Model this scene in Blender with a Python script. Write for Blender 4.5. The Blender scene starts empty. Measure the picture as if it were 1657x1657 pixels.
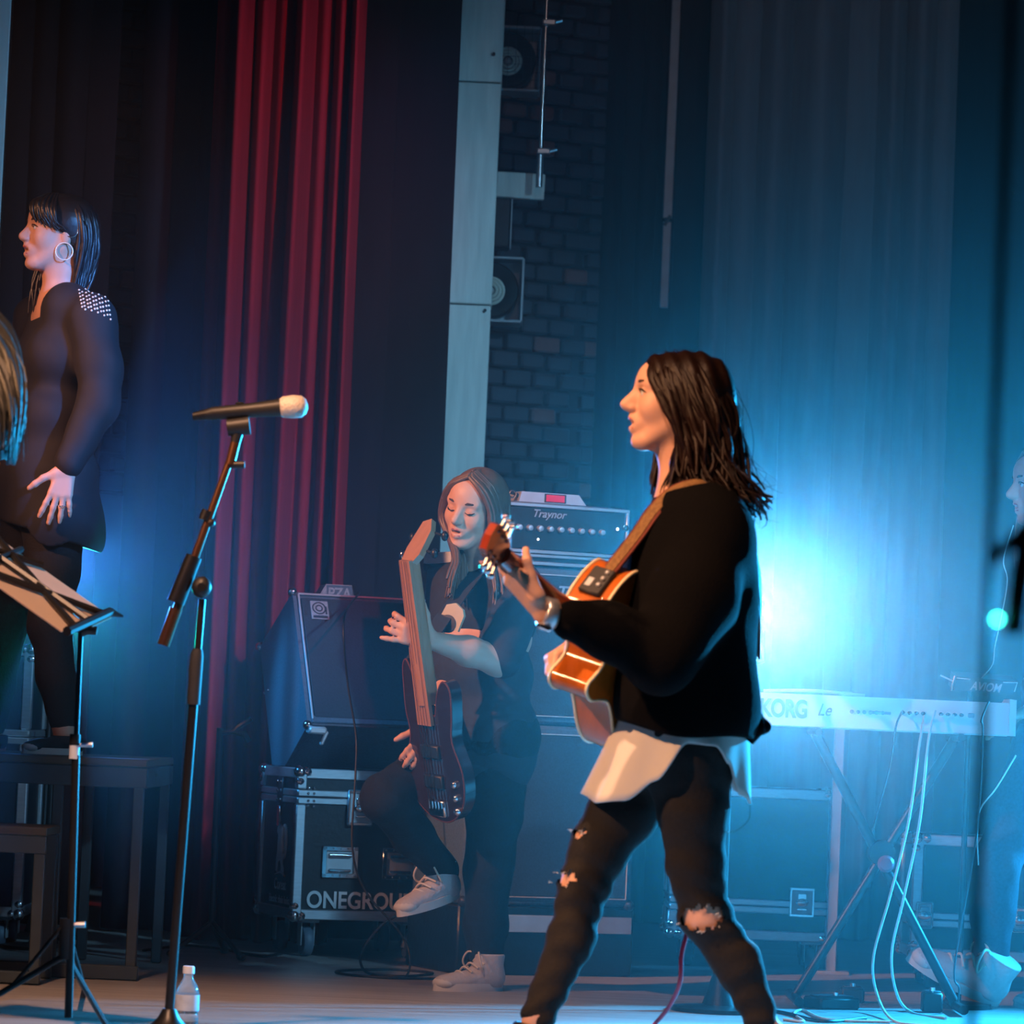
import bpy, bmesh, math, random
import numpy as np
from mathutils import Vector, Matrix, Quaternion

random.seed(7)
rng = np.random.default_rng(7)
S = bpy.context.scene
COL = S.collection
PI = math.pi
V = Vector

# ------------------------------------------------------------------ camera
FPX = 6300.0                       # focal length in pixels of the 1657 px frame
CAM_H = 0.78                       # eye height above the stage floor
ROLL = math.radians(2.5)
PITCH = math.atan(353.0 / FPX)
cam = bpy.data.cameras.new('camera')
cam.sensor_width = 36.0
cam.sensor_fit = 'HORIZONTAL'
cam.lens = FPX / 1657.0 * 36.0
cam.clip_start, cam.clip_end = 0.1, 100
cam.dof.use_dof = True
cam.dof.focus_distance = 11.6
cam.dof.aperture_fstop = 5.8
_F = V((0, math.cos(PITCH), math.sin(PITCH)))
_U0 = V((0, -math.sin(PITCH), math.cos(PITCH)))
_R0 = V((1, 0, 0))
_R = _R0 * math.cos(ROLL) + _U0 * math.sin(ROLL)
_U = _U0 * math.cos(ROLL) - _R0 * math.sin(ROLL)
CO = V((0, 0, CAM_H))
camob = bpy.data.objects.new('camera', cam)
COL.objects.link(camob)
camob.matrix_world = Matrix(((_R.x, _U.x, -_F.x, CO.x), (_R.y, _U.y, -_F.y, CO.y), (_R.z, _U.z, -_F.z, CO.z), (0, 0, 0, 1)))
S.camera = camob


def P(px, py, Y):
    """the point of the place at depth Y (metres from the camera) that the photo shows at px, py"""
    d = _F + _R * ((px - 828.5) / FPX) - _U * ((py - 828.5) / FPX)
    return CO + d * (Y / d.y)


# ------------------------------------------------------------------ world, exposure
S.view_settings.view_transform = 'Standard'
S.view_settings.look = 'None'
S.view_settings.gamma = 1.0
S.view_settings.exposure = 0.0
S.view_settings.use_curve_mapping = False
W = bpy.data.worlds.new('world')
S.world = W
W.use_nodes = True
W.node_tree.nodes['Background'].inputs[0].default_value = (0.10, 0.22, 0.45, 1)
W.node_tree.nodes['Background'].inputs[1].default_value = 0.012
S.cycles.max_bounces = 5
S.cycles.diffuse_bounces = 2
S.cycles.glossy_bounces = 3
S.cycles.transmission_bounces = 4
S.cycles.volume_bounces = 0
S.cycles.transparent_max_bounces = 6
S.cycles.sample_clamp_indirect = 3.0
S.cycles.use_denoising = True
S.cycles.use_adaptive_sampling = True
S.cycles.adaptive_threshold = 0.04
S.cycles.adaptive_min_samples = 16


def spot(name, loc, target, energy, color, angle, blend=0.4, radius=0.06):
    l = bpy.data.lights.new(name, 'SPOT')
    l.energy, l.color, l.spot_size, l.spot_blend, l.shadow_soft_size = energy, color, math.radians(angle), blend, radius
    o = bpy.data.objects.new(name, l)
    COL.objects.link(o)
    o.location = loc
    o.rotation_euler = (V(target) - V(loc)).to_track_quat('-Z', 'Y').to_euler()
    return o


# stage lighting: warm key from the house on the left, cool wash from the right, blue back lights in the haze
spot('warm_front_light', (-5.0, 5.2, 4.6), (0.45, 9.0, 1.10), 2700, (1.0, 0.48, 0.22), 18, 0.5, 0.10)
spot('warm_wide_light', (-1.7, 5.2, 7.2), (-0.55, 9.5, 0.0), 3000, (1.0, 0.52, 0.30), 27, 0.8, 0.15)
spot('warm_mid_light', (-5.0, 7.6, 4.2), (-0.40, 11.7, 1.45), 2700, (1.0, 0.42, 0.22), 21, 0.9, 0.10)
spot('cool_front_light', (4.6, 5.0, 5.0), (-0.75, 13.5, 1.5), 2600, (0.25, 0.64, 1.0), 25, 1.0, 0.12)
spot('blue_side_light', (2.6, 6.6, 3.6), (-1.35, 11.75, 1.75), 4200, (0.07, 0.30, 1.0), 9.5, 0.6, 0.08)
spot('red_wash_light_low', (3.2, 6.0, 5.5), (-0.84, 13.6, 1.25), 1250, (1.0, 0.06, 0.09), 11, 0.9, 0.12)
spot('red_wash_light_high', (3.2, 6.0, 5.5), (-0.80, 13.6, 2.75), 1100, (1.0, 0.06, 0.09), 11, 0.9, 0.12)
spot('cabinet_fill_light', (-2.3, 12.3, 2.0), (-0.78, 13.1, 0.95), 330, (0.05, 0.42, 1.0), 22, 0.9, 0.05)  # added fill from out of view, turns the bass cabinet's left side blue
spot('curtain_fill_light', (1.0, 0.6, 6.5), (1.5, 15.6, 2.6), 230, (1.0, 0.72, 0.66), 16, 1.0, 0.15)  # added warm fill that lifts the grey rear curtain

# ------------------------------------------------------------------ materials
MATS = {}


def mat(name, col, rough=0.6, metal=0.0, var=0.12, scale=20.0, bump=0.0, stretch=None, spec=0.5, sheen=0.0,
        emit=None, emit_s=0.0, alpha=1.0, trans=0.0, coat=0.0, col2=None):
    if name in MATS:
        return MATS[name]
    m = bpy.data.materials.new(name)
    m.use_nodes = True
    nt = m.node_tree
    b = nt.nodes['Principled BSDF']
    b.inputs['Roughness'].default_value = rough
    b.inputs['Metallic'].default_value = metal
    b.inputs['Specular IOR Level'].default_value = spec
    if sheen:
        b.inputs['Sheen Weight'].default_value = sheen
    if coat:
        b.inputs['Coat Weight'].default_value = coat
        b.inputs['Coat Roughness'].default_value = 0.08
    if trans:
        b.inputs['Transmission Weight'].default_value = trans
        b.inputs['IOR'].default_value = 1.4
    if emit:
        b.inputs['Emission Color'].default_value = (*emit, 1)
        b.inputs['Emission Strength'].default_value = emit_s
    tc = nt.nodes.new('ShaderNodeTexCoord')
    mp = nt.nodes.new('ShaderNodeMapping')
    if stretch:
        mp.inputs['Scale'].default_value = stretch
    nz = nt.nodes.new('ShaderNodeTexNoise')
    nz.inputs['Scale'].default_value = scale
    nz.inputs['Detail'].default_value = 5
    mx = nt.nodes.new('ShaderNodeMix')
    mx.data_type = 'RGBA'
    lo = tuple(max(0, c * (1 - var)) for c in col)
    hi = tuple(min(1, c * (1 + var)) for c in col) if col2 is None else col2
    mx.inputs[6].default_value = (*lo, 1)
    mx.inputs[7].default_value = (*hi, 1)
    nt.links.new(tc.outputs['Object'], mp.inputs[0])
    nt.links.new(mp.outputs[0], nz.inputs['Vector'])
    nt.links.new(nz.outputs['Fac'], mx.inputs[0])
    nt.links.new(mx.outputs[2], b.inputs['Base Color'])
    if bump:
        bp = nt.nodes.new('ShaderNodeBump')
        bp.inputs['Strength'].default_value = bump
        bp.inputs['Distance'].default_value = 0.01
        nt.links.new(nz.outputs['Fac'], bp.inputs['Height'])
        nt.links.new(bp.outputs[0], b.inputs['Normal'])
    MATS[name] = m
    return m


M_FLOOR = mat('stage_floor_boards', (0.30, 0.27, 0.25), 0.42, 0, 0.55, 3.0, 0.12, (0.5, 9, 1), col2=(0.55, 0.51, 0.48))
M_BLACKCLOTH = mat('black_drape', (0.010, 0.010, 0.013), 0.9, 0, 0.3, 30, 0.1, spec=0.1)
M_REDCLOTH = mat('red_velvet', (0.26, 0.012, 0.022), 0.85, 0, 0.3, 40, 0.1, (1, 1, 0.1), sheen=0.0, spec=0.1)
M_BROWNCLOTH = mat('dark_brown_drape', (0.020, 0.009, 0.009), 0.9, 0, 0.3, 30, 0.1, (1, 1, 0.1), spec=0.1)
M_GREYCLOTH = mat('grey_curtain', (0.24, 0.245, 0.26), 0.85, 0, 0.2, 30, 0.1, (1, 1, 0.1), sheen=0.2)
M_DARKCLOTH = mat('dark_blue_curtain', (0.03, 0.033, 0.04), 0.9, 0, 0.3, 30, 0.1, (1, 1, 0.1))
M_WALL = mat('dark_painted_wall', (0.05, 0.06, 0.07), 0.85, 0, 0.25, 4, 0.2)
M_BRICK = mat('painted_brick', (0.05, 0.052, 0.066), 0.85, 0, 0.45, 9, 0.4)
M_BRICKRED = mat('red_brick', (0.20, 0.075, 0.06), 0.85, 0, 0.45, 9, 0.4)
M_MORTAR = mat('mortar', (0.035, 0.035, 0.042), 0.95, 0, 0.3, 30, 0.3)
M_PILLAR = mat('pale_plaster_board', (0.78, 0.78, 0.72), 0.75, 0, 0.28, 5, 0.15, (6, 6, 0.7))
M_WHITE = mat('white_board', (0.7, 0.72, 0.75), 0.6, 0, 0.06, 6)
M_ALU = mat('brushed_aluminium', (0.62, 0.64, 0.67), 0.34, 0.85, 0.2, 25, 0.05, (1, 1, 6))
M_ALUMATT = mat('dull_aluminium', (0.45, 0.47, 0.5), 0.5, 0.5, 0.25, 14, 0.05)
M_CHROME = mat('chromed_steel', (0.75, 0.76, 0.78), 0.16, 1.0, 0.05, 20)
M_BLKMETAL = mat('black_metal', (0.02, 0.02, 0.022), 0.38, 0.3, 0.2, 40)
M_BLKPLASTIC = mat('black_plastic', (0.018, 0.018, 0.02), 0.45, 0, 0.2, 30, 0.03)
M_BLKPANEL = mat('black_laminate_panel', (0.006, 0.0065, 0.008), 0.4, 0, 0.3, 60, 0.1)
M_TOLEX = mat('blue_black_tolex', (0.075, 0.11, 0.145), 0.62, 0, 0.3, 120, 0.25)
M_GRILLE = mat('black_grille_cloth', (0.025, 0.034, 0.045), 0.8, 0, 0.4, 160, 0.2)
M_SILVER = mat('silver_piping', (0.55, 0.56, 0.58), 0.4, 0.3, 0.1, 20)
M_RUBBER = mat('dark_rubber', (0.03, 0.03, 0.033), 0.7, 0, 0.2, 30)
M_WHEEL = mat('blue_grey_wheel', (0.10, 0.14, 0.19), 0.5, 0, 0.2, 30)
M_STEELBLUE = mat('grey_painted_steel', (0.06, 0.08, 0.095), 0.5, 0.2, 0.25, 12, 0.05)
M_PLY = mat('worn_plywood', (0.08, 0.066, 0.05), 0.8, 0, 0.4, 12, 0.2, (1, 8, 8))
M_PRINT = mat('white_print', (0.62, 0.64, 0.66), 0.6, 0, 0.08, 40)
M_PRINTDIM = mat('worn_white_print', (0.30, 0.32, 0.34), 0.6, 0, 0.5, 160)
M_KEYS = mat('white_keyboard_shell', (0.80, 0.78, 0.78), 0.4, 0, 0.04, 10)
M_GREYPRINT = mat('grey_print', (0.22, 0.27, 0.33), 0.5, 0, 0.1, 30)
M_PAPER = mat('sheet_paper', (0.75, 0.62, 0.52), 0.8, 0, 0.1, 12)
M_WIREWHITE = mat('white_cable_jacket', (0.7, 0.74, 0.72), 0.5, 0, 0.05, 20)
M_WIREBLK = mat('black_cable_jacket', (0.015, 0.015, 0.017), 0.5, 0, 0.1, 20)
M_WIRERED = mat('red_cable_jacket', (0.55, 0.03, 0.07), 0.4, 0, 0.1, 20)
M_SKIN = mat('skin', (0.62, 0.34, 0.24), 0.5, 0, 0.07, 35, 0.03, spec=0.35)
M_LIP = mat('lips', (0.50, 0.12, 0.11), 0.4, 0, 0.1, 60)
M_EYE = mat('eye_white', (0.6, 0.6, 0.58), 0.2, 0, 0.02, 10)
M_IRIS = mat('dark_iris', (0.02, 0.015, 0.012), 0.15, 0, 0.1, 10)
M_BROW = mat('brow_hair', (0.05, 0.026, 0.018), 0.7, 0, 0.2, 80)
M_HAIR = mat('dark_brown_hair', (0.0095, 0.0034, 0.0023), 0.46, 0, 0.5, 30, 0.2, spec=0.22)
M_HAIRL = mat('light_brown_hair', (0.13, 0.075, 0.05), 0.42, 0, 0.4, 30, 0.2, spec=0.6)
M_HAIRBLK = mat('black_hair', (0.012, 0.011, 0.014), 0.4, 0, 0.4, 30, 0.2, spec=0.6)
M_HAIRBLOND = mat('blond_hair', (0.20, 0.18, 0.14), 0.42, 0, 0.3, 30, 0.2, spec=0.6)
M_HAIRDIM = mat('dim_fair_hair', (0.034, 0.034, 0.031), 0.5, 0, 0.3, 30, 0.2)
M_RING = mat('bright_reflector', (0.85, 0.82, 0.70), 0.35, 0.2, 0.1, 20)
M_KNIT = mat('black_knit', (0.0035, 0.0034, 0.004), 0.95, 0, 0.4, 180, 0.3, spec=0.06)
M_JEANS = mat('black_denim', (0.013, 0.012, 0.012), 0.85, 0, 0.35, 120, 0.2, spec=0.25)
M_JEANSBLUE = mat('dark_blue_denim', (0.035, 0.045, 0.07), 0.85, 0, 0.35, 120, 0.2, spec=0.25)
M_SHIRT = mat('white_cotton', (0.60, 0.57, 0.54), 0.8, 0, 0.06, 12, 0.05)
M_BLKSHIRT = mat('black_cotton', (0.018, 0.019, 0.024), 0.85, 0, 0.3, 60, 0.1)
M_SATIN = mat('black_satin', (0.008, 0.0075, 0.011), 0.8, 0, 0.3, 20, 0.1)
M_CANVAS = mat('pale_canvas', (0.52, 0.47, 0.47), 0.85, 0, 0.12, 90, 0.2)
M_SOLE = mat('white_rubber_sole', (0.66, 0.60, 0.57), 0.6, 0, 0.08, 30)
M_LACE = mat('cotton_lace', (0.70, 0.60, 0.50), 0.8, 0, 0.1, 90)
M_AMBERWOOD = mat('amber_lacquered_maple', (0.42, 0.105, 0.014), 0.24, 0, 0.35, 3.5, 0.0, (16, 1.2, 1.5), coat=0.2, spec=0.35)
M_SPRUCE = mat('lacquered_spruce', (0.70, 0.42, 0.18), 0.2, 0, 0.15, 6, 0, (1, 20, 1), coat=0.5)
M_BINDING = mat('cream_binding', (0.80, 0.66, 0.42), 0.35, 0, 0.05, 20)
M_ROSEWOOD = mat('dark_rosewood', (0.06, 0.022, 0.014), 0.4, 0, 0.4, 10, 0, (1, 14, 1))
M_HEADWOOD = mat('red_brown_headstock', (0.26, 0.035, 0.018), 0.25, 0, 0.25, 6, coat=0.5)
M_NECKWOOD = mat('maple_neck', (0.42, 0.20, 0.11), 0.35, 0, 0.2, 6, 0, (1, 14, 1))
M_STRAP = mat('patterned_brown_strap', (0.05, 0.020, 0.010), 0.7, 0, 0.5, 110, 0.3, col2=(0.34, 0.18, 0.06))
M_STRAPEDGE = mat('red_brown_leather', (0.12, 0.022, 0.014), 0.6, 0, 0.2, 30)
M_BASSBODY = mat('dark_bass_lacquer', (0.03, 0.012, 0.010), 0.2, 0, 0.2, 4, coat=0.6)
M_BEIGE = mat('beige_print', (0.55, 0.43, 0.28), 0.7, 0, 0.1, 30)
M_BOTTLE = mat('clear_pet_plastic', (0.80, 0.86, 0.9), 0.08, 0, 0.02, 10, trans=0.85)
M_LABEL = mat('bottle_label', (0.55, 0.6, 0.66), 0.5, 0, 0.3, 40)
M_GRILLMIC = mat('white_mic_foam', (0.62, 0.55, 0.50), 0.6, 0.2, 0.25, 160, 0.4)
M_LEDGREEN = mat('green_led', (0.02, 0.3, 0.2), 0.3, emit=(0.05, 1.0, 0.65), emit_s=25.0)
M_LEDRED = mat('red_display', (0.2, 0.0, 0.02), 0.3, emit=(1.0, 0.02, 0.08), emit_s=0.5)
M_LEDWHITE = mat('white_led', (0.5, 0.5, 0.5), 0.3, emit=(0.9, 0.95, 1.0), emit_s=4.0)
M_LENSBLUE = mat('lit_blue_lens', (0.3, 0.5, 0.8), 0.2, emit=(0.45, 0.75, 1.0), emit_s=60.0)
M_LENSBLUE2 = mat('lit_deep_blue_lens', (0.2, 0.3, 0.8), 0.2, emit=(0.10, 0.35, 1.0), emit_s=12.0)


_nt = M_PAPER.node_tree
_tr = _nt.nodes.new('ShaderNodeBsdfTranslucent')
_tr.inputs[0].default_value = (0.75, 0.52, 0.36, 1)
_mx = _nt.nodes.new('ShaderNodeMixShader')
_mx.inputs[0].default_value = 0.5
_nt.links.new(_nt.nodes['Principled BSDF'].outputs[0], _mx.inputs[1])
_nt.links.new(_tr.outputs[0], _mx.inputs[2])
_nt.links.new(_mx.outputs[0], _nt.nodes['Material Output'].inputs['Surface'])


# ------------------------------------------------------------------ mesh helpers
class MB:
    """collects shapes that end up as ONE mesh"""

    def __init__(s):
        s.v, s.f = [], []

    def add(s, verts, faces):
        o = len(s.v)
        s.v += [tuple(p) for p in verts]
        s.f += [tuple(i + o for i in q) for q in faces]
        return s

    def box(s, c, size, rot=None, bev=0.0):
        """box, its edges chamfered when bev > 0"""
        hx, hy, hz = size[0] / 2, size[1] / 2, size[2] / 2
        c = V(c)
        R = rot if rot is not None else Matrix.Identity(3)
        if bev <= 0:
            vs = [V((x, y, z)) for x in (-hx, hx) for y in (-hy, hy) for z in (-hz, hz)]
            fs = [(0, 1, 3, 2), (4, 6, 7, 5), (0, 4, 5, 1), (2, 3, 7, 6), (0, 2, 6, 4), (1, 5, 7, 3)]
        else:
            b = min(bev, hx * .95, hy * .95, hz * .95)
            vs, ix = [], {}
            for sx in (-1, 1):
                for sy in (-1, 1):
                    for sz in (-1, 1):
                        for a in range(3):
                            p = [hx * sx, hy * sy, hz * sz]
                            for k in range(3):
                                if k != a:
                                    p[k] -= b * (sx, sy, sz)[k]
                            ix[(sx, sy, sz, a)] = len(vs)
                            vs.append(V(p))
            fs = []
            for a in range(3):
                u, w = (a + 1) % 3, (a + 2) % 3
                for sg in (-1, 1):
                    q = []
                    for su, sw in ((-1, -1), (1, -1), (1, 1), (-1, 1)):
                        k = [0, 0, 0]
                        k[a], k[u], k[w] = sg, su, sw
                        q.append(ix[(*k, a)])
                    fs.append(tuple(q if sg > 0 else q[::-1]))
                for su in (-1, 1):          # edges along a
                    for sw in (-1, 1):
                        k0, k1 = [0, 0, 0], [0, 0, 0]
                        k0[a], k0[u], k0[w] = -1, su, sw
                        k1[a], k1[u], k1[w] = 1, su, sw
                        q = [ix[(*k0, u)], ix[(*k1, u)], ix[(*k1, w)], ix[(*k0, w)]]
                        fs.append(tuple(q if su * sw < 0 else q[::-1]))
            for sx in (-1, 1):
                for sy in (-1, 1):
                    for sz in (-1, 1):
                        q = [ix[(sx, sy, sz, a)] for a in range(3)]
                        fs.append(tuple(q if sx * sy * sz > 0 else q[::-1]))
        return s.add([R @ p + c for p in vs], fs)

    def tube(s, pts, rad, n=8, cap=True, flat=None):
        """swept tube; rad a number or one per point; flat=(direction, factor) squashes the section"""
        pts = [V(p) for p in pts]
        m = len(pts)
        if not hasattr(rad, '__len__'):
            rad = [rad] * m
        t0 = (pts[1] - pts[0]).normalized()
        up = V((0, 0, 1)) if abs(t0.z) < 0.9 else V((1, 0, 0))
        a = t0.cross(up).normalized()
        vs, fs = [], []
        for i in range(m):
            t = (pts[min(i + 1, m - 1)] - pts[max(i - 1, 0)])
            t = t.normalized() if t.length > 1e-9 else t0
            a = (a - t * a.dot(t))
            a = a.normalized() if a.length > 1e-6 else t.orthogonal().normalized()
            b = t.cross(a)
            for k in range(n):
                an = 2 * PI * k / n
                vs.append(pts[i] + (a * math.cos(an) + b * math.sin(an)) * rad[i])
        for i in range(m - 1):
            for k in range(n):
                k2 = (k + 1) % n
                fs.append((i * n + k, i * n + k2, (i + 1) * n + k2, (i + 1) * n + k))
        if cap:
            fs.append(tuple(range(n))[::-1])
            fs.append(tuple((m - 1) * n + k for k in range(n)))
        return s.add(vs, fs)

    def cyl(s, a, b, r, r2=None, n=16):
        return s.tube([a, b], [r, r if r2 is None else r2], n)

    def lathe(s, prof, M=None, n=24):
        """profile of (radius, height) turned about the local z axis of M"""
        M = M or Matrix.Identity(4)
        vs, fs = [], []
        for r, z in prof:
            for k in range(n):
                an = 2 * PI * k / n
                vs.append(M @ V((r * math.cos(an), r * math.sin(an), z)))
        m = len(prof)
        for i in range(m - 1):
            for k in range(n):
                k2 = (k + 1) % n
                fs.append((i * n + k, i * n + k2, (i + 1) * n + k2, (i + 1) * n + k))
        fs.append(tuple(range(n))[::-1])
        fs.append(tuple((m - 1) * n + k for k in range(n)))
        return s.add(vs, fs)

    def prism(s, poly, f0, f1):
        """outline poly of 2-tuples; f0 and f1 map a 2-tuple to the two end positions"""
        n = len(poly)
        vs = [f0(p) for p in poly] + [f1(p) for p in poly]
        fs = [tuple(range(n))[::-1], tuple(range(n, 2 * n))]
        fs += [(k, (k + 1) % n, n + (k + 1) % n, n + k) for k in range(n)]
        return s.add(vs, fs)

    def ball(s, c, r, n=12, m=8, R=None):
        r = r if hasattr(r, '__len__') else (r, r, r)
        c = V(c)
        vs, fs = [], []
        for i in range(m + 1):
            th = PI * i / m
            for k in range(n):
                an = 2 * PI * k / n
                p = V((r[0] * math.sin(th) * math.cos(an), r[1] * math.sin(th) * math.sin(an), r[2] * math.cos(th)))
                vs.append(c + (R @ p if R is not None else p))
        for i in range(m):
            for k in range(n):
                k2 = (k + 1) % n
                fs.append((i * n + k, (i + 1) * n + k, (i + 1) * n + k2, i * n + k2))
        return s.add(vs, fs)

    def torus(s, c, ax, R, r, n=20, m=6, a0=0.0, a1=2 * PI):
        ax = V(ax).normalized()
        u = ax.orthogonal().normalized()
        w = ax.cross(u)
        full = abs(a1 - a0 - 2 * PI) < 1e-6
        k = n + 1
        pts = [V(c) + (u * math.cos(a0 + (a1 - a0) * i / n) + w * math.sin(a0 + (a1 - a0) * i / n)) * R for i in range(k)]
        return s.tube(pts, r, m, cap=not full)

    def mesh(s, name, off=None, fix=True):
        me = bpy.data.meshes.new(name)
        vs = s.v if off is None else [(x - off[0], y - off[1], z - off[2]) for x, y, z in s.v]
        me.from_pydata(vs, [], s.f)
        if fix:
            bm = bmesh.new()
            bm.from_mesh(me)
            bmesh.ops.recalc_face_normals(bm, faces=bm.faces)
            bm.to_mesh(me)
            bm.free()
        return me


def smooth_by_angle(me, deg=40):
    me.polygons.foreach_set('use_smooth', [True] * len(me.polygons))
    try:
        me.set_sharp_from_angle(angle=math.radians(deg))
    except Exception:
        pass


def thing(name, label, cat, loc=(0, 0, 0), rot=(0, 0, 0), group=None, kind=None):
    o = bpy.data.objects.new(name, None)
    o.empty_display_size = 0.1
    COL.objects.link(o)
    o.location = loc
    o.rotation_euler = rot
    return tag(o, label, cat, group, kind)


def tag(o, label=None, cat=None, group=None, kind=None):
    if label:
        o['label'] = label
    if cat:
        o['category'] = cat
    if group:
        o['group'] = group
    if kind:
        o['kind'] = kind
    return o


def root_of(o):
    while o.parent:
        o = o.parent
    return o


def put(name, mb, m, parent=None, smooth=40, world=False, label=None):
    """link the shape as one mesh object; world=True: its coordinates are the place's, not the thing's"""
    if isinstance(mb, MB):
        off = None
        if world and parent is not None:
            off = root_of(parent).location
        me = mb.mesh(name, off)
    else:
        me = mb
    if smooth:
        smooth_by_angle(me, smooth)
    me.materials.clear()
    me.materials.append(m)
    o = bpy.data.objects.new(name, me)
    COL.objects.link(o)
    if parent is not None:
        o.parent = parent
    if label:
        o['label'] = label
    return o


def again(o, loc=None, parent='same'):
    """another piece sharing the mesh"""
    c = o.copy()
    COL.objects.link(c)
    if loc is not None:
        c.location = loc
    if parent != 'same':
        c.parent = parent
    return c


def copy_tree(o, parent=None):
    c = o.copy()
    COL.objects.link(c)
    c.parent = parent
    for ch in list(o.children):
        copy_tree(ch, c)
    return c


def text(name, body, size, m, parent, M, extrude=0.001, shear=0.0, bold=0.0, spacing=1.0, sx=1.0):
    cu = bpy.data.curves.new(name, 'FONT')
    cu.body, cu.size, cu.extrude, cu.shear, cu.offset = body, size, extrude, shear, bold
    cu.space_character = spacing
    cu.align_x = 'LEFT'
    tmp = bpy.data.objects.new(name, cu)
    COL.objects.link(tmp)
    dg = bpy.context.evaluated_depsgraph_get()
    me = bpy.data.meshes.new_from_object(tmp.evaluated_get(dg))
    bpy.data.objects.remove(tmp)
    me.transform(M @ Matrix.Diagonal((sx, 1, 1, 1)))
    return put(name, me, m, parent, smooth=0)


def frame4(o, x, y, z):
    return Matrix(((x[0], y[0], z[0], o[0]), (x[1], y[1], z[1], o[1]), (x[2], y[2], z[2], o[2]), (0, 0, 0, 1)))


def spline(pts, n=8):
    """Catmull-Rom through the points"""
    pts = [V(p) for p in pts]
    q = [pts[0] * 2 - pts[1]] + pts + [pts[-1] * 2 - pts[-2]]
    out = []
    for i in range(1, len(q) - 2):
        a, b, c, d = q[i - 1:i + 3]
        for k in range(n):
            t = k / n
            out.append(0.5 * ((2 * b) + (c - a) * t + (2 * a - 5 * b + 4 * c - d) * t * t + (3 * b - a - 3 * c + d) * t ** 3))
    out.append(pts[-1])
    return out


# ------------------------------------------------------------------ smooth solids (bodies, clothes)
class SDF:
    def __init__(s, h=0.005, k=0.02):
        s.h, s.k, s.pr = h, k, []

    def cap(s, a, b, ra, rb=None, k=None, sub=False):
        a, b = np.array(a, float), np.array(b, float)
        rb = ra if rb is None else rb
        R = max(ra, rb)

        def f(X):
            ab = b - a
            L = max((ab * ab).sum(), 1e-12)
            t = np.clip(((X - a) @ ab) / L, 0, 1)
            return np.linalg.norm(X - a - t[..., None] * ab, axis=-1) - (ra + (rb - ra) * t)
        s.pr.append((np.minimum(a, b) - R, np.maximum(a, b) + R, f, s.k if k is None else k, sub))
        return s

    def chain(s, pts, rad, k=None):
        for i in range(len(pts) - 1):
            s.cap(pts[i], pts[i + 1], rad[i], rad[i + 1], k)
        return s

    def ell(s, c, r, M=None, k=None, sub=False):
        """ellipsoid; M (4x4) places the local frame in which c and r are given"""
        r = np.array(r, float)
        if M is None:
            M = Matrix.Identity(4)
        Q = np.array(M.to_3x3())
        cw = np.array(M @ V(c))
        ext = np.sqrt(((Q * r) ** 2).sum(axis=1))

        def f(X):
            q = (X - cw) @ Q
            k0 = np.linalg.norm(q / r, axis=-1)
            k1 = np.linalg.norm(q / (r * r), axis=-1)
            return k0 * (k0 - 1.0) / np.maximum(k1, 1e-9)
        s.pr.append((cw - ext, cw + ext, f, s.k if k is None else k, sub))
        return s

    def build(s, disp=None, cut=None):
        h = s.h
        lo = np.min([p[0] for p in s.pr if not p[4]], axis=0) - 5 * h
        hi = np.max([p[1] for p in s.pr if not p[4]], axis=0) + 5 * h
        n = np.ceil((hi - lo) / h).astype(int) + 1
        D = np.full(n, 1.0, np.float32)
        ax = [lo[i] + h * np.arange(n[i]) for i in range(3)]
        for a, b, f, k, sub in s.pr:
            pad = k + 4 * h
            i0 = np.clip(np.floor((a - pad - lo) / h).astype(int), 0, n - 1)
            i1 = np.clip(np.ceil((b + pad - lo) / h).astype(int) + 1, 1, n)
            if (i1 <= i0).any():
                continue
            sl = tuple(slice(i0[j], i1[j]) for j in range(3))
            X = np.stack(np.meshgrid(ax[0][sl[0]], ax[1][sl[1]], ax[2][sl[2]], indexing='ij'), axis=-1)
            d = f(X)
            o = D[sl]
            kk = max(k, 1e-5)
            if sub:
                d = -d
                e = np.maximum(kk - np.abs(o - d), 0) / kk
                D[sl] = np.maximum(o, d) + e * e * kk * 0.25
            else:
                e = np.maximum(kk - np.abs(o - d), 0) / kk
                D[sl] = np.minimum(o, d) - e * e * kk * 0.25
        if disp is not None or cut is not None:
            w = np.argwhere(np.abs(D) < 0.06)
            X = lo + w * h
            t = tuple(w.T)
            if disp is not None:
                D[t] += disp(X).astype(np.float32)
            if cut is not None:
                D[t] = np.maximum(D[t], cut(X).astype(np.float32))
        return nets(D, lo, h)

    def mesh(s, name, off=(0, 0, 0), disp=None, cut=None, drop=None):
        v, f = s.build(disp, cut)
        if drop is not None:
            c = v[f].mean(axis=1)
            f = f[~drop(c)]
        return np_mesh(name, v - np.array(off, float), f)


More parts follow.
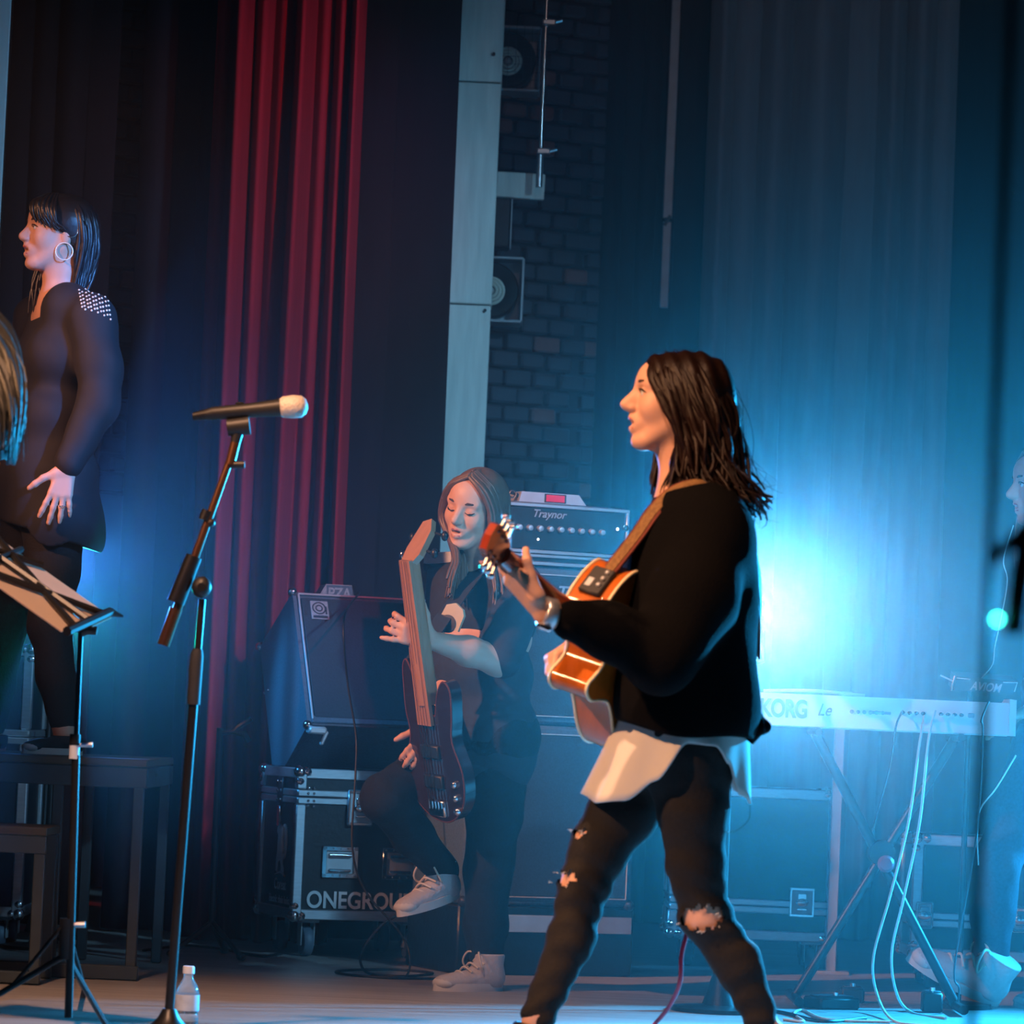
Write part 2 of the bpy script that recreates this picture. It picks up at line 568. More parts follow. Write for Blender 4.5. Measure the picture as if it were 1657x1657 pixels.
def nets(D, lo, h):
    ins = D < 0
    n = np.array(D.shape) - 1
    cnt = np.zeros(n, np.int8)
    cor = [(i, j, k) for i in (0, 1) for j in (0, 1) for k in (0, 1)]
    for c in cor:
        cnt += ins[c[0]:c[0] + n[0], c[1]:c[1] + n[1], c[2]:c[2] + n[2]]
    m = (cnt > 0) & (cnt < 8)
    idx = np.full(n, -1, np.int64)
    cells = np.argwhere(m)
    idx[m] = np.arange(len(cells))
    pos = np.zeros((len(cells), 3))
    num = np.zeros(len(cells))
    for a in cor:
        for b in cor:
            if sum(b) - sum(a) == 1 and sum(x != y for x, y in zip(a, b)) == 1:
                da = D[tuple((cells + a).T)]
                db = D[tuple((cells + b).T)]
                x = (da < 0) != (db < 0)
                t = np.where(x, da / np.where(x, da - db, 1), 0)
                pos += np.where(x[:, None], np.array(a) + t[:, None] * (np.array(b) - np.array(a)), 0)
                num += x
    v = lo + (cells + pos / num[:, None]) * h
    F = []
    for A in range(3):
        B, C = (A + 1) % 3, (A + 2) % 3
        s0 = [slice(1, -1)] * 3
        s1 = [slice(1, -1)] * 3
        s0[A], s1[A] = slice(0, -1), slice(1, None)
        a, b = ins[tuple(s0)], ins[tuple(s1)]
        e = np.argwhere(a != b)
        fl = a[tuple(e.T)]
        g = e.copy()
        g[:, B] += 1
        g[:, C] += 1

        def I(db, dc):
            q = g.copy()
            q[:, B] += db
            q[:, C] += dc
            return idx[tuple(q.T)]
        q = np.stack([I(-1, -1), I(0, -1), I(0, 0), I(-1, 0)], axis=1)
        q[~fl] = q[~fl][:, ::-1]
        F.append(q)
    return v, np.concatenate(F)


def np_mesh(name, v, f):
    me = bpy.data.meshes.new(name)
    me.vertices.add(len(v))
    me.vertices.foreach_set('co', np.ascontiguousarray(v, np.float32).ravel())
    k = f.shape[1]
    me.loops.add(len(f) * k)
    me.loops.foreach_set('vertex_index', np.ascontiguousarray(f, np.int32).ravel())
    me.polygons.add(len(f))
    me.polygons.foreach_set('loop_start', np.arange(0, len(f) * k, k, dtype=np.int32))
    me.polygons.foreach_set('use_smooth', np.ones(len(f), bool))
    me.update(calc_edges=True)
    me.validate()
    return me


def put_soft(name, me, m, parent, label=None):
    me.materials.append(m)
    o = bpy.data.objects.new(name, me)
    COL.objects.link(o)
    o.parent = parent
    if label:
        o['label'] = label
    return o


def folds(amp, fx, fy, fz, ph=0.0):
    """cloth folds: a few crossed waves"""
    def f(X):
        a = np.sin(X[:, 0] * fx + 2.1 * np.sin(X[:, 2] * fz * 0.5 + ph) + ph)
        b = np.sin(X[:, 2] * fz + 1.7 * np.sin(X[:, 0] * fx * 0.6 + 1.3 + ph) + X[:, 1] * fy)
        c = np.sin((X[:, 0] + X[:, 2]) * (fx + fz) * 0.8 + X[:, 1] * fy * 1.7 + 2 * ph)
        return amp * (0.5 * a + 0.6 * b + 0.35 * c)
    return f


# ================================================================== THE SETTING
def structure(name, mb, m, label, cat=None, smooth=0):
    o = put(name, mb, m, None, smooth)
    return tag(o, label, cat, None, 'structure')


structure('floor', MB().box((0, 10, -0.06), (14, 15.4, 0.12)), M_FLOOR, 'worn grey brown wooden stage floor', 'floor')
structure('wall_back', MB().box((0, 17.6, 3.4), (14, 0.2, 7.0)), M_WALL, 'dark painted rear wall of the stage', 'wall')


def brick_wall(name, label, a, b, z0, z1, red):
    """a wall of single bricks from plan point a to plan point b, bricks standing proud of recessed mortar"""
    a, b = V((a[0], a[1], 0)), V((b[0], b[1], 0))
    d = (b - a).normalized()
    n = V((d.y, -d.x, 0))
    if n.y > 0:
        n = -n
    L = (b - a).length
    root = thing(name, label, 'wall', a, (0, 0, 0), None, 'structure')
    R = Matrix((d, -n, V((0, 0, 1)))).transposed()
    back = MB().box(d * L / 2 - n * 0.08 + V((0, 0, (z0 + z1) / 2)), (L, 0.15, z1 - z0), R)
    put('mortar_bed', back, M_MORTAR, root, 0)
    bl, bh, pit = 0.112, 0.058, 0.0695
    meshes = []
    for i in range(4):
        me = MB().box((0, 0, 0), (bl - 0.004 * i, 0.05, bh - 0.003 * (i % 2)), None, 0.006 + 0.001 * i).mesh('brick')
        me.materials.append(M_BRICK)
        meshes.append(me)
    half = MB().box((0, 0, 0), (0.056, 0.05, bh), None, 0.006).mesh('brick')
    half.materials.append(M_BRICK)
    r = random.Random(3)
    row = 0
    z = z0 + pit / 2
    while z < z1:
        x = 0.0 if row % 2 else 0.06
        while x < L + 0.03:
            if 0.05 < x < L - 0.05:
                me = r.choice(meshes)
                xc = x
            elif x <= 0.05:
                me, xc = half, 0.028
            else:
                me, xc = half, L - 0.028
            o = bpy.data.objects.new('brick', me)
            COL.objects.link(o)
            o.parent = root
            o.location = d * xc + n * (0.008 + r.uniform(-0.004, 0.006)) + V((0, 0, z))
            o.rotation_euler = (r.uniform(-0.01, 0.01), r.uniform(-0.01, 0.01), math.atan2(d.y, d.x) + r.uniform(-0.01, 0.01))
            if red(z, xc / L, r):
                o.material_slots[0].link = 'OBJECT'
                o.material_slots[0].material = M_BRICKRED
            x += 0.122
        z += pit
        row += 1
    return root


def xy(px, py, Y):
    p = P(px, py, Y)
    return (p.x, p.y)


brick_wall('wall_right', 'oblique brick wall behind the pale column, hung with flood lamps', xy(770, 500, 14.95), xy(962, 500, 15.2), 1.55, 4.3,
           lambda z, u, r: (3.15 < z < 3.36 and u < 0.5) or r.random() < 0.04)
brick_wall('wall_left', 'narrow strip of brick wall between the black drapes', xy(168, 400, 14.45), xy(262, 400, 14.57), 1.6, 4.2,
           lambda z, u, r: (2.15 < z < 2.62 and u > 0.3) or r.random() < 0.04)  # one band of the strip is reddish, a few more at random

# pale boarded column with two seams
pl = P(722, 490, 14.3)
pr = P(795, 490, 14.3)
col = thing('trim_1', 'pale plaster column with two seams between the drapes', 'column', ((pl.x + pr.x) / 2, 14.42, 0), (0, 0, 0), None, 'structure')
wcol = pr.x - pl.x
zs = [0.0, P(765, 492, 14.3).z, P(765, 131, 14.3).z, 5.0]
for i in range(3):
    put('panel', MB().box((0.002 * (i - 1), 0, (zs[i] + zs[i + 1]) / 2), (wcol, 0.22 - 0.006 * i, zs[i + 1] - zs[i] - 0.006), None, 0.004), M_PILLAR, col, 30)
for (px, py) in ((785, 502), (799, 87)):
    q = P(px, py, 14.3)
    put('bolt', MB().cyl((q.x - col.location.x, -0.122, q.z), (q.x - col.location.x, -0.10, q.z), 0.006, None, 8), M_BLKMETAL, col)


# ================================================================== DRAPES
def curtain(name, label, px0, px1, yref, Y, waves, amp, m, z0=0.01, z1=4.6, seed=1, group=None, sharp=1.0, cuts=None):
    """pleated cloth hanging from above the picture to the boards"""
    a, b = P(px0, yref, Y), P(px1, yref, Y)
    r = random.Random(seed)
    N = max(60, int(waves * 22))
    cuts = cuts or sorted([0, 1] + [(i + r.uniform(-0.28, 0.28)) / waves for i in range(1, int(waves))])
    rows = 15
    vs, fs = [], []
    for j in range(rows):
        v = j / (rows - 1)
        z = z0 + (z1 - z0) * v
        for i in range(N + 1):
            u = i / N
            k = 0
            while k < len(cuts) - 2 and u > cuts[k + 1]:
                k += 1
            w = (u - cuts[k]) / (cuts[k + 1] - cuts[k])
            s = math.sin(PI * w) ** sharp
            dep = amp * s * (0.55 + 0.45 * math.sin(k * 2.3 + seed)) * (1.15 - 0.35 * v)
            sway = 0.012 * math.sin(3.1 * v + k) * (1 - v)
            vs.append((a.x + (b.x - a.x) * u + sway - (a.x + b.x) / 2, -dep + 0.006 * math.sin(9 * v + k * 1.7), z))
    for j in range(rows - 1):
        for i in range(N):
            q = j * (N + 1) + i
            fs.append((q, q + 1, q + N + 2, q + N + 1))
    o = put(name, MB().add(vs, fs), m, None, 60)
    md = o.modifiers.new('cloth_thickness', 'SOLIDIFY')
    md.thickness = 0.006
    md.offset = 0
    o.location = ((a.x + b.x) / 2, Y, 0)
    return tag(o, label, 'curtain', group)


curtain('stage_curtain', 'deep red velvet stage curtain hanging in long pleats', 338, 580, 300, 13.70, 8, 0.19, M_REDCLOTH, seed=5, sharp=1.5, cuts=[0, .09, .27, .40, .53, .67, .79, .90, 1.0])
curtain('wing_drape', 'black wing drape between the brick strip and the red curtain', 222, 352, 300, 14.0, 3, 0.05, M_BLACKCLOTH, seed=2)
curtain('wing_drape', 'dark brown drape between the red curtain and the pale column', 560, 735, 300, 14.02, 2, 0.03, M_BROWNCLOTH, seed=3)
curtain('wing_drape', 'black drape behind the singer on the platform', 4, 186, 300, 14.1, 4, 0.06, M_BLACKCLOTH, seed=4)
curtain('rear_curtain', 'dark rear curtain right of the lamp wall with a grey tape hanging before it', 935, 1168, 300, 16.15, 7, 0.05, M_DARKCLOTH, seed=6)
curtain('rear_curtain', 'wide grey rear curtain with soft folds glowing in the blue haze', 1140, 1542, 300, 15.6, 12, 0.16, M_GREYCLOTH, seed=8, sharp=1.2, cuts=[0, .10, .21, .34, .56, .68, .79, .91, 1.0])
curtain('rear_curtain', 'dark flat rear curtain at the right edge behind the keyboard player', 1530, 1800, 300, 16.6, 3, 0.02, M_DARKCLOTH, seed=9)

# pale screen edge at the far left
a = P(-90, 150, 12.6)
b = P(11, 150, 12.6)
scr = thing('projection_screen', 'pale blue lit screen edge at the upper left', 'screen', ((a.x + b.x) / 2, 12.6, 0))
put('screen_sheet', MB().box((0, 0, 3.2), (b.x - a.x, 0.012, 2.9), None, 0.003), M_WHITE, scr)
for zf in (1.74, 4.66):
    put('frame_bar', MB().box((0, 0.02, zf), (b.x - a.x, 0.03, 0.04), None, 0.004), M_ALUMATT, scr)
for sx in (-1, 1):
    put('leg', MB().cyl((sx * 0.09, 0.03, 0), (sx * 0.09, 0.03, 4.6), 0.015, None, 10), M_BLKMETAL, scr)


# ================================================================== LAMPS AND RIGGING ON THE WALL
def flood_lamp(px, py, rpx, Y, label, guard):
    c = P(px, py, Y)
    k = rpx * Y / FPX
    t = thing('flood_lamp', label, 'lamp', c, (0, 0, 0), 'flood lamps on the brick wall')
    out, inn = 1.12 * k, 1.0 * k
    f = MB()
    for sx, sz, w, h in ((-1, 0, .1, 2.24), (1, 0, .1, 2.24), (0, -1, 2.24, .1), (0, 1, 2.24, .1)):
        f.box((sx * out, 0.06, sz * out), (w * k, 0.16, h * k), None, 0.003)
    put('housing', f, M_ALUMATT, t)
    put('back_plate', MB().box((0, 0.12, 0), (2.2 * k, 0.02, 2.2 * k), None, 0.002), M_ALUMATT, t)
    M = Matrix.Translation((0, 0.10, 0)) @ Matrix.Rotation(PI / 2, 4, 'X')
    put('lens_barrel', MB().lathe([(0.2 * k, 0.0), (0.98 * k, 0.0), (1.0 * k, 0.07), (0.94 * k, 0.085), (0.55 * k, 0.03), (0.2 * k, 0.02)], M, 36), M_BLKPLASTIC, t)
    for q in (0.46, 0.34, 0.22):
        put('reflector_ring', MB().torus((0, 0.055 - 0.05 * (0.5 - q), 0), (0, 1, 0), q * k, 0.0065, 30, 6), M_RING, t)
    put('bulb', MB().ball((0, 0.05, 0), 0.14 * k, 14, 10), M_GRILLMIC, t)
    put('bracket', MB().box((-0.5 * k, 0.06, -1.45 * k), (0.5 * k, 0.08, 0.55 * k), None, 0.006), M_PILLAR, t)
    put('bracket', MB().box((-0.5 * k, 0.06, 1.35 * k), (0.5 * k, 0.08, 0.4 * k), None, 0.006), M_PILLAR, t)
    if guard:
        g = MB()
        for i in range(9):
            q = (-1 + 0.25 * i) * 1.1 * k
            g.cyl((q, -0.06, -1.15 * k), (q, -0.06, 1.15 * k), 0.0007, None, 5)
            g.cyl((-1.15 * k, -0.06, q), (1.15 * k, -0.06, q), 0.0007, None, 5)
        put('wire_guard', g, M_STEELBLUE, t)
    return t


flood_lamp(822, 95, 46, 14.85, 'upper flood lamp with ringed lens behind a wire guard', True)
flood_lamp(794, 468, 46, 14.80, 'lower flood lamp in a square frame half hidden by the column', False)

q0, q1 = P(890, -40, 14.62), P(872, 303, 14.62)
pipe = thing('rigging_pipe', 'slim silver pipe clamped beside the upper flood lamp', 'pipe', (q1.x, 14.62, q1.z))
L = q0.z - q1.z
put('tube', MB().cyl((0, 0, 0.1), (0, 0, L), 0.0085, None, 12), M_CHROME, pipe)
put('sleeve', MB().cyl((0, 0, 0), (0, 0, 0.135), 0.0125, None, 12), M_ALU, pipe)
for y in (37, 246):
    zc = P(885, y, 14.62).z - q1.z
    put('clamp', MB().box((0.012, -0.01, zc), (0.05, 0.03, 0.022), None, 0.004).cyl((0.03, -0.01, zc), (0.062, -0.01, zc + 0.01), 0.006, None, 8), M_ALU, pipe)
q = P(842, 301, 14.72)
tag(put('shelf_board', MB().box((0, 0, 0), (0.185, 0.04, 0.098), Matrix.Rotation(0.02, 3, 'Y'), 0.004), M_PILLAR), 'pale board screwed to the brick wall below the silver pipe', 'board').location = q
q = P(812, 362, 14.78)
jb = thing('junction_box', 'dark junction box on the bricks between the two lamps', 'box', q)
put('case', MB().box((0, 0, 0), (0.065, 0.1, 0.20), None, 0.006), M_BLKPLASTIC, jb)
put('lid', MB().box((0, -0.052, 0), (0.058, 0.006, 0.185), None, 0.002), M_BLKPANEL, jb)
put('edge_strip', MB().box((0.036, -0.03, 0), (0.005, 0.05, 0.20), None, 0.001), M_ALUMATT, jb)

q0, q1 = P(1088, -30, 15.95), P(1074, 500, 15.95)
st = thing('hanging_tape', 'grey strip hanging down before the dark rear curtain', 'strip', (q1.x, 15.95, q1.z))
zb = P(1080, 357, 15.95).z - q1.z
put('strip', MB().box((0.0, 0, zb / 2), (0.034, 0.01, zb - 0.01), None, 0.002), M_ALUMATT, st)
put('strip', MB().box((0.0, 0, (zb + q0.z - q1.z) / 2), (0.038, 0.01, q0.z - q1.z - zb - 0.02), None, 0.002), M_ALUMATT, st)
put('splice', MB().box((0.0, 0, zb), (0.016, 0.012, 0.05), Matrix.Rotation(0.5, 3, 'Y'), 0.002), M_BLKPLASTIC, st)


# ================================================================== BACK LIGHTS IN THE HAZE
def par_can(px, py, Y, aim, label, lens, r=0.085):
    c = P(px, py, Y)
    d = (V(aim) - c).normalized()
    t = thing('stage_light', label, 'stage light', (c.x, c.y, 0), (0, 0, 0), 'lit stage lights at the back')
    zc = c.z
    M = Matrix.Translation((0, 0, zc)) @ d.to_track_quat('Z', 'Y').to_matrix().to_4x4()
    put('can', MB().lathe([(r * 0.5, -0.26), (r * 0.85, -0.2), (r, -0.05), (r * 1.06, 0.0), (r * 1.06, 0.012), (r * 0.96, 0.012), (r * 0.9, -0.02)], M, 24), M_BLKMETAL, t)
    put('lens', MB().lathe([(r * 0.2, -0.008), (r * 0.9, -0.015), (r * 0.9, -0.012), (r * 0.2, -0.004)], M, 24), lens, t)
    put('yoke', MB().tube([M @ V((-r * 1.2, 0, -0.1)), V((-r * 1.2, 0, zc - 0.17)), V((0, 0, zc - 0.2)), V((r * 1.2, 0, zc - 0.17)), M @ V((r * 1.2, 0, -0.1))], 0.009, 8), M_BLKMETAL, t)
    put('pole', MB().cyl((0, 0, 0.1), (0, 0, zc - 0.19), 0.011, None, 12), M_BLKMETAL, t)
    put('base', MB().lathe([(0.02, 0.0), (0.14, 0.0), (0.14, 0.012), (0.05, 0.02), (0.018, 0.12)], None, 28), M_BLKMETAL, t)
    return c, d


# blue-white light behind the walking guitarist, pointing at the house
c, d = par_can(1190, 972, 11.25, (0.75, 5.0, 0.80), 'lit blue white stage light on a stand behind the walking guitarist', M_LENSBLUE, 0.07)
e = c + d * 0.06
spot('haze_light_blue', e, e + d + V((0.24, 0, -0.12)), 1950, (0.02, 0.455, 1.0), 134, 1.0, 0.05)
spot('haze_light_white', e, e + d + V((0.20, 0, -0.04)), 760, (0.9, 0.95, 1.0), 58, 1.0, 0.05)
# two small lights behind the singer on the platform, deep blue above teal
for px_, py_, name, en, colr, ang, lab in ((92, 915, 'haze_light_deep_blue', 900, (0.05, 0.27, 1.0), 38, 'deep blue stage light behind the thighs of the singer on the platform'),
                                          (96, 1010, 'haze_light_teal', 170, (0.0, 0.75, 0.60), 36, 'teal stage light behind the knee of the singer on the platform')):
    c, d = par_can(px_, py_, 13.4 if 'deep' in name else 12.8, (-0.35, 6.0, 1.0), lab, M_LENSBLUE2, 0.04)
    e = c + d * 0.06
    spot(name, e, e + d, en, colr, ang, 1.0, 0.03)
# blue light beyond the right edge that fills the haze around the keyboard
e = V((2.75, 12.3, 1.15))
c, d = par_can(828.5 + FPX * e.x / e.y + 10, 1215 + FPX * (CAM_H - e.z) / e.y, e.y, (0.7, 8.6, 0.15), 'blue stage light on a stand beyond the right edge', M_LENSBLUE2, 0.06)
e = c + d * 0.06
spot('haze_light_right', e, e + d, 3300, (0.02, 0.455, 1.0), 104, 1.0, 0.05)

# haze filling the rear of the stage
hz = put('stage_haze', MB().box((0, 13.35, 2.6), (13.5, 6.9, 5.2)), M_WALL, None, 0)
m = bpy.data.materials.new('stage_haze')
m.use_nodes = True
nt = m.node_tree
nt.nodes.clear()
out = nt.nodes.new('ShaderNodeOutputMaterial')
vs_ = nt.nodes.new('ShaderNodeVolumeScatter')
vs_.inputs['Color'].default_value = (0.9, 0.95, 1.0, 1)
vs_.inputs['Density'].default_value = 0.018
vs_.inputs['Anisotropy'].default_value = 0.45
nt.links.new(vs_.outputs[0], out.inputs['Volume'])
hz.data.materials.clear()
hz.data.materials.append(m)
tag(hz, 'thin stage haze hanging over the rear of the stage', 'haze', None, 'stuff')


# ================================================================== FLIGHT CASES AND AMPLIFIERS
def on_floor(px, py):
    """the floor point the photo shows at px, py"""
    d = _F + _R * ((px - 828.5) / FPX) - _U * ((py - 828.5) / FPX)
    return CO + d * (-CO.z / d.z)


def ball_corner(t, c, r=0.021):
    o = put('ball_corner', MB().ball(c, r, 12, 8), M_CHROME, t)
    for k in range(3):
        p = V(c)
        p[k] *= 0.90 if k < 2 else 1
        if k == 2:
            p[2] += -0.032 if c[2] > 0.3 else 0.032
        put('corner_ear', MB().ball(p, (r * 0.8, r * 0.8, r * 0.8), 8, 6), M_CHROME, o)
    return o


def caster(t, x, y, wheel=M_WHEEL, h=0.10):
    c = put('caster_fork', MB().box((x, y, h - 0.006), (0.07, 0.07, 0.012), None, 0.003).box((x - 0.022, y, h * 0.62), (0.005, 0.045, h * 0.66), None, 0.002)
            .box((x + 0.022, y, h * 0.62), (0.005, 0.045, h * 0.66), None, 0.002), M_ALUMATT, t)
    M = Matrix.Translation((x, y, h * 0.4)) @ Matrix.Rotation(PI / 2, 4, 'Y')
    put('wheel', MB().lathe([(0.012, -0.018), (h * 0.36, -0.016), (h * 0.4, -0.008), (h * 0.4, 0.008), (h * 0.36, 0.016), (0.012, 0.018)], M, 20), wheel, c)


def recessed_handle(t, c, w=0.145, h=0.10, nx=0, ny=-1):
    """dished steel handle plate on the face whose normal is (nx, ny)"""
    R = Matrix(((-ny, 0, 0), (nx, 0, 0), (0, 0, 1))) if False else Matrix.Rotation(math.atan2(nx, -ny), 3, 'Z')
    o = V(c)
    pl = MB()
    for sx, sz, ww, hh in ((-1, 0, .016, h), (1, 0, .016, h), (0, -1, w, .016), (0, 1, w, .016)):
        pl.box(o + R @ V((sx * (w / 2 - .008), -0.003, sz * (h / 2 - .008))), (ww, 0.006, hh), R, 0.002)
    plate = put('handle_plate', pl, M_CHROME, t)
    put('dish', MB().box(o + R @ V((0, 0.004, 0)), (w - 0.03, 0.004, h - 0.03), R, 0.001), M_ALUMATT, plate)
    put('grip', MB().tube([o + R @ V((-w * .3, -0.006, h * .22)), o + R @ V((w * .3, -0.006, h * .22))], 0.007, 10), M_CHROME, plate)
    put('lower_lip', MB().box(o + R @ V((0, -0.004, -h * .26)), (w * .62, 0.008, 0.01), R, 0.003), M_CHROME, plate)
    for i in range(5):
        for sz in (-1, 1):
            put('rivet', MB().ball(o + R @ V(((i - 2) * w * .2, -0.006, sz * (h / 2 - .008))), 0.0034, 8, 5), M_CHROME, plate)
    return plate


def latch(t, c, w=0.088, h=0.115, R=None):
    R = R or Matrix.Identity(3)
    o = V(c)
    pl = put('latch', MB().box(o + R @ V((0, -0.004, 0)), (w, 0.008, h), R, 0.003), M_ALUMATT, t)
    for sz in (-1, 1):
        put('rim', MB().box(o + R @ V((0, -0.010, sz * h * .45)), (w * .96, 0.006, 0.010), R, 0.002), M_CHROME, pl)
    for sx in (-1, 1):
        put('rim', MB().box(o + R @ V((sx * w * .45, -0.010, 0)), (0.008, 0.006, h * .86), R, 0.002), M_CHROME, pl)
    put('butterfly', MB().ball(o + R @ V((0, -0.012, 0)), (0.022, 0.006, 0.016), 14, 6, R), M_CHROME, pl)
    put('hook', MB().box(o + R @ V((0, -0.012, h * .2)), (0.03, 0.006, 0.02), R, 0.002), M_CHROME, pl)
    put('keeper', MB().box(o + R @ V((0, -0.012, -h * .24)), (0.034, 0.005, 0.008), R, 0.002), M_CHROME, pl)
    return pl


def flight_case(label, loc, yaw, W, D, z0, z1, zsplit, wheel=True, group='black flight cases', name='flight_case'):
    """black laminate box between z0 and z1 with aluminium edges and a seam at zsplit; local -y is the front"""
    t = thing(name, label, 'flight case', loc, (0, 0, yaw), group)
    put('body', MB().box((0, 0, (z0 + zsplit) / 2), (W - 0.012, D - 0.012, zsplit - z0 - 0.004), None, 0.003), M_BLKPANEL, t)
    put('lid', MB().box((0, 0, (zsplit + z1) / 2), (W - 0.012, D - 0.012, z1 - zsplit - 0.004), None, 0.003), M_BLKPANEL, t)
    e = 0.034
    zz = [(z0 + e / 2, e), (zsplit - 0.012, 0.022), (zsplit + 0.013, 0.022), (z1 - e / 2, e)]
    for zc, h in zz:
        for s in (-1, 1):
            put('edge_rail', MB().box((0, s * (D / 2 - .004), zc), (W, 0.012, h), None, 0.003), M_ALU, t)
            put('edge_rail', MB().box((s * (W / 2 - .004), 0, zc), (0.012, D, h), None, 0.003), M_ALU, t)
    for sx in (-1, 1):
        for sy in (-1, 1):
            for za, zb in ((z0, zsplit - 0.024), (zsplit + 0.026, z1)):
                put('corner_post', MB().box((sx * (W / 2 - .012), sy * (D / 2 - .012), (za + zb) / 2), (0.034, 0.034, zb - za), None, 0.004), M_ALU, t)
            for zc in (z0 + 0.012, z1 - 0.012):
                ball_corner(t, (sx * (W / 2 - .006), sy * (D / 2 - .006), zc))
            if wheel:
                caster(t, sx * (W / 2 - 0.07), sy * (D / 2 - 0.07), h=z0)
    return t


# the case with the lettering, left of the bassist
YAW = math.radians(19)
ca, sa = math.cos(YAW), math.sin(YAW)
CW, CD = 0.50, 0.45
cc = on_floor(470, 1549) + V((ca * CW / 2 - sa * CD / 2, sa * CW / 2 + ca * CD / 2, 0))
cc.z = 0
Z1 = 0.625
case = flight_case('black flight case lettered in white under the tilted bass cabinet', cc, YAW, CW, CD, 0.125, Z1, 0.53)
for x in (-0.085, 0.125):
    recessed_handle(case, (x - 0.01, -CD / 2 + 0.001, 0.318), 0.125, 0.105)
latch(case, (-0.035, -CD / 2 - 0.004, 0.50), 0.088, 0.118)
latch(case, (0.19, -CD / 2 - 0.004, 0.50), 0.07, 0.11)
RL = Matrix.Rotation(-PI / 2, 3, 'Z')
put('hinge_plate', MB().box((-CW / 2 - 0.002, -0.02, 0.545), (0.008, 0.06, 0.09), None, 0.002), M_BLKMETAL, case)
put('lid_stay', MB().box((-CW / 2 - 0.004, -0.02, 0.46), (0.008, 0.03, 0.07), None, 0.002), M_CHROME, case)
for sz in (-.03, .0, .03):
    for sy in (-0.04, 0.0):
        put('rivet', MB().ball((-CW / 2 - 0.006, sy, 0.545 + sz), 0.006, 8, 5), M_CHROME, case)
for zc in (0.50, 0.518, 0.542, 0.56):
    for x in (-0.215, -0.195):
        put('rivet', MB().ball((x, -CD / 2 - 0.003, zc), 0.005, 8, 5), M_CHROME, case)
FR = frame4((-0.205, -CD / 2 - 0.0005, 0.166), (1, 0, 0), (0, 0, 1), (0, -1, 0))
text('lettering', 'ONEGROUP', 0.078, M_PRINT, case, FR, 0.0006, 0, 0.0016, 1.0, 0.86)
# white emblem and words on the left face: local axes run towards the front corner
FL = frame4((-CW / 2 + 0.0045, 0.115, 0.0), (0, -1, 0), (0, 0, 1), (-1, 0, 0))


def left_face(u, z, d=0.0012):
    return FL @ V((u, z, d))


bear = [(.055, .275), (.075, .27), (.078, .30), (.09, .315), (.103, .31), (.118, .295), (.122, .27), (.150, .268), (.152, .285), (.136, .30), (.133, .33),
        (.137, .36), (.13, .395), (.118, .42), (.105, .428), (.095, .44), (.078, .44), (.07, .425), (.058, .42), (.055, .405), (.07, .395), (.066, .37),
        (.066, .345), (.058, .32)]
put('emblem', MB().prism(bear, lambda p: left_face(p[0] + 0.04, p[1], -0.001), lambda p: left_face(p[0] + 0.04, p[1], 0.0012)), M_PRINT, case, 0)
put('emblem_loop', MB().tube([left_face(0.04 + .150 + .022 * math.cos(a), .375 + .055 * math.sin(a)) for a in [i * PI / 10 - 2.2 for i in range(20)]], 0.0055, 6), M_PRINT, case, 0)
put('emblem_ground', MB().tube(spline([left_face(.10, .262), left_face(.16, .272), left_face(.21, .262)], 6), 0.0035, 6), M_PRINT, case, 0)
text('lettering', 'Coreat', 0.052, M_PRINT, case, FL @ Matrix.Translation((.085, .215, 0)), 0.0006, 0, 0.0006, 1, 0.95)
text('lettering', 'Electric chain hoist', 0.036, M_PRINT, case, FL @ Matrix.Translation((.03, .17, 0)), 0.0005, 0, 0.0004, 1, 0.9)
text('lettering', 'Length of chain', 0.03, M_PRINTDIM, case, FL @ Matrix.Translation((.02, .143, 0)), 0.0005, 0, 0.0002, 1, 1.2)

# tilted bass cabinet on the case: five-sided cheek, leaning back
prof = [(0.0, 0.142), (0.262, 0.588), (0.64, 0.405), (0.415, 0.0), (0.25, 0.0)]
KW = 0.60
kb = thing('bass_cabinet', 'dark blue bass cabinet leaning back on the lettered flight case', 'speaker', (0, 0, 0), (0, 0, YAW))
kb.location = cc + V((0, 0, Z1 + 0.002)) + V((ca * -CW / 2 + sa * CD / 2, sa * -CW / 2 - ca * CD / 2, 0)) + V((ca * 0.025, sa * 0.025, 0)) + V((-sa * 0.01, ca * 0.01, 0))
put('cabinet', MB().prism(prof, lambda p: V((0, p[0], p[1])), lambda p: V((KW, p[0], p[1]))), M_TOLEX, kb, 0)
A, B = V((0, prof[0][0], prof[0][1])), V((0, prof[1][0], prof[1][1]))
fu = (B - A).normalized()
fn = V((0, -fu.z, fu.y))
if fn.y > 0:
    fn = -fn
fl = (B - A).length


def front(u, w, d):
    return A + V((u, 0, 0)) + fu * w + fn * d


RF = Matrix((V((1, 0, 0)), -fn, fu)).transposed()
put('grille', MB().box(front(KW / 2, fl / 2, 0.004), (KW - 0.05, 0.014, fl - 0.05), RF, 0.003), M_GRILLE, kb)
put('piping', MB().tube([front(0.018, 0.02, 0.008), front(0.018, fl - 0.012, 0.008)], 0.0035, 6), M_SILVER, kb)
put('piping', MB().tube([front(KW - 0.018, 0.02, 0.008), front(KW - 0.018, fl - 0.012, 0.008)], 0.0035, 6), M_SILVER, kb)
put('piping', MB().tube([front(0.018, fl - 0.010, 0.008), front(KW - 0.018, fl - 0.010, 0.008)], 0.0035, 6), M_SILVER, kb)
put('lower_band', MB().box(front(KW / 2, 0.02, 0.003), (KW - 0.03, 0.012, 0.026), RF, 0.003), M_TOLEX, kb)
for x in (0.0, KW):
    for q in prof[:3]:
        put('corner_cap', MB().ball((x, q[0], q[1]), 0.017, 10, 7), M_CHROME, kb)
    for (yy, zz) in ((0.50, 0.255), (0.55, 0.245)):
        put('screw', MB().ball((x, yy, zz), 0.006, 8, 5), M_CHROME, kb)
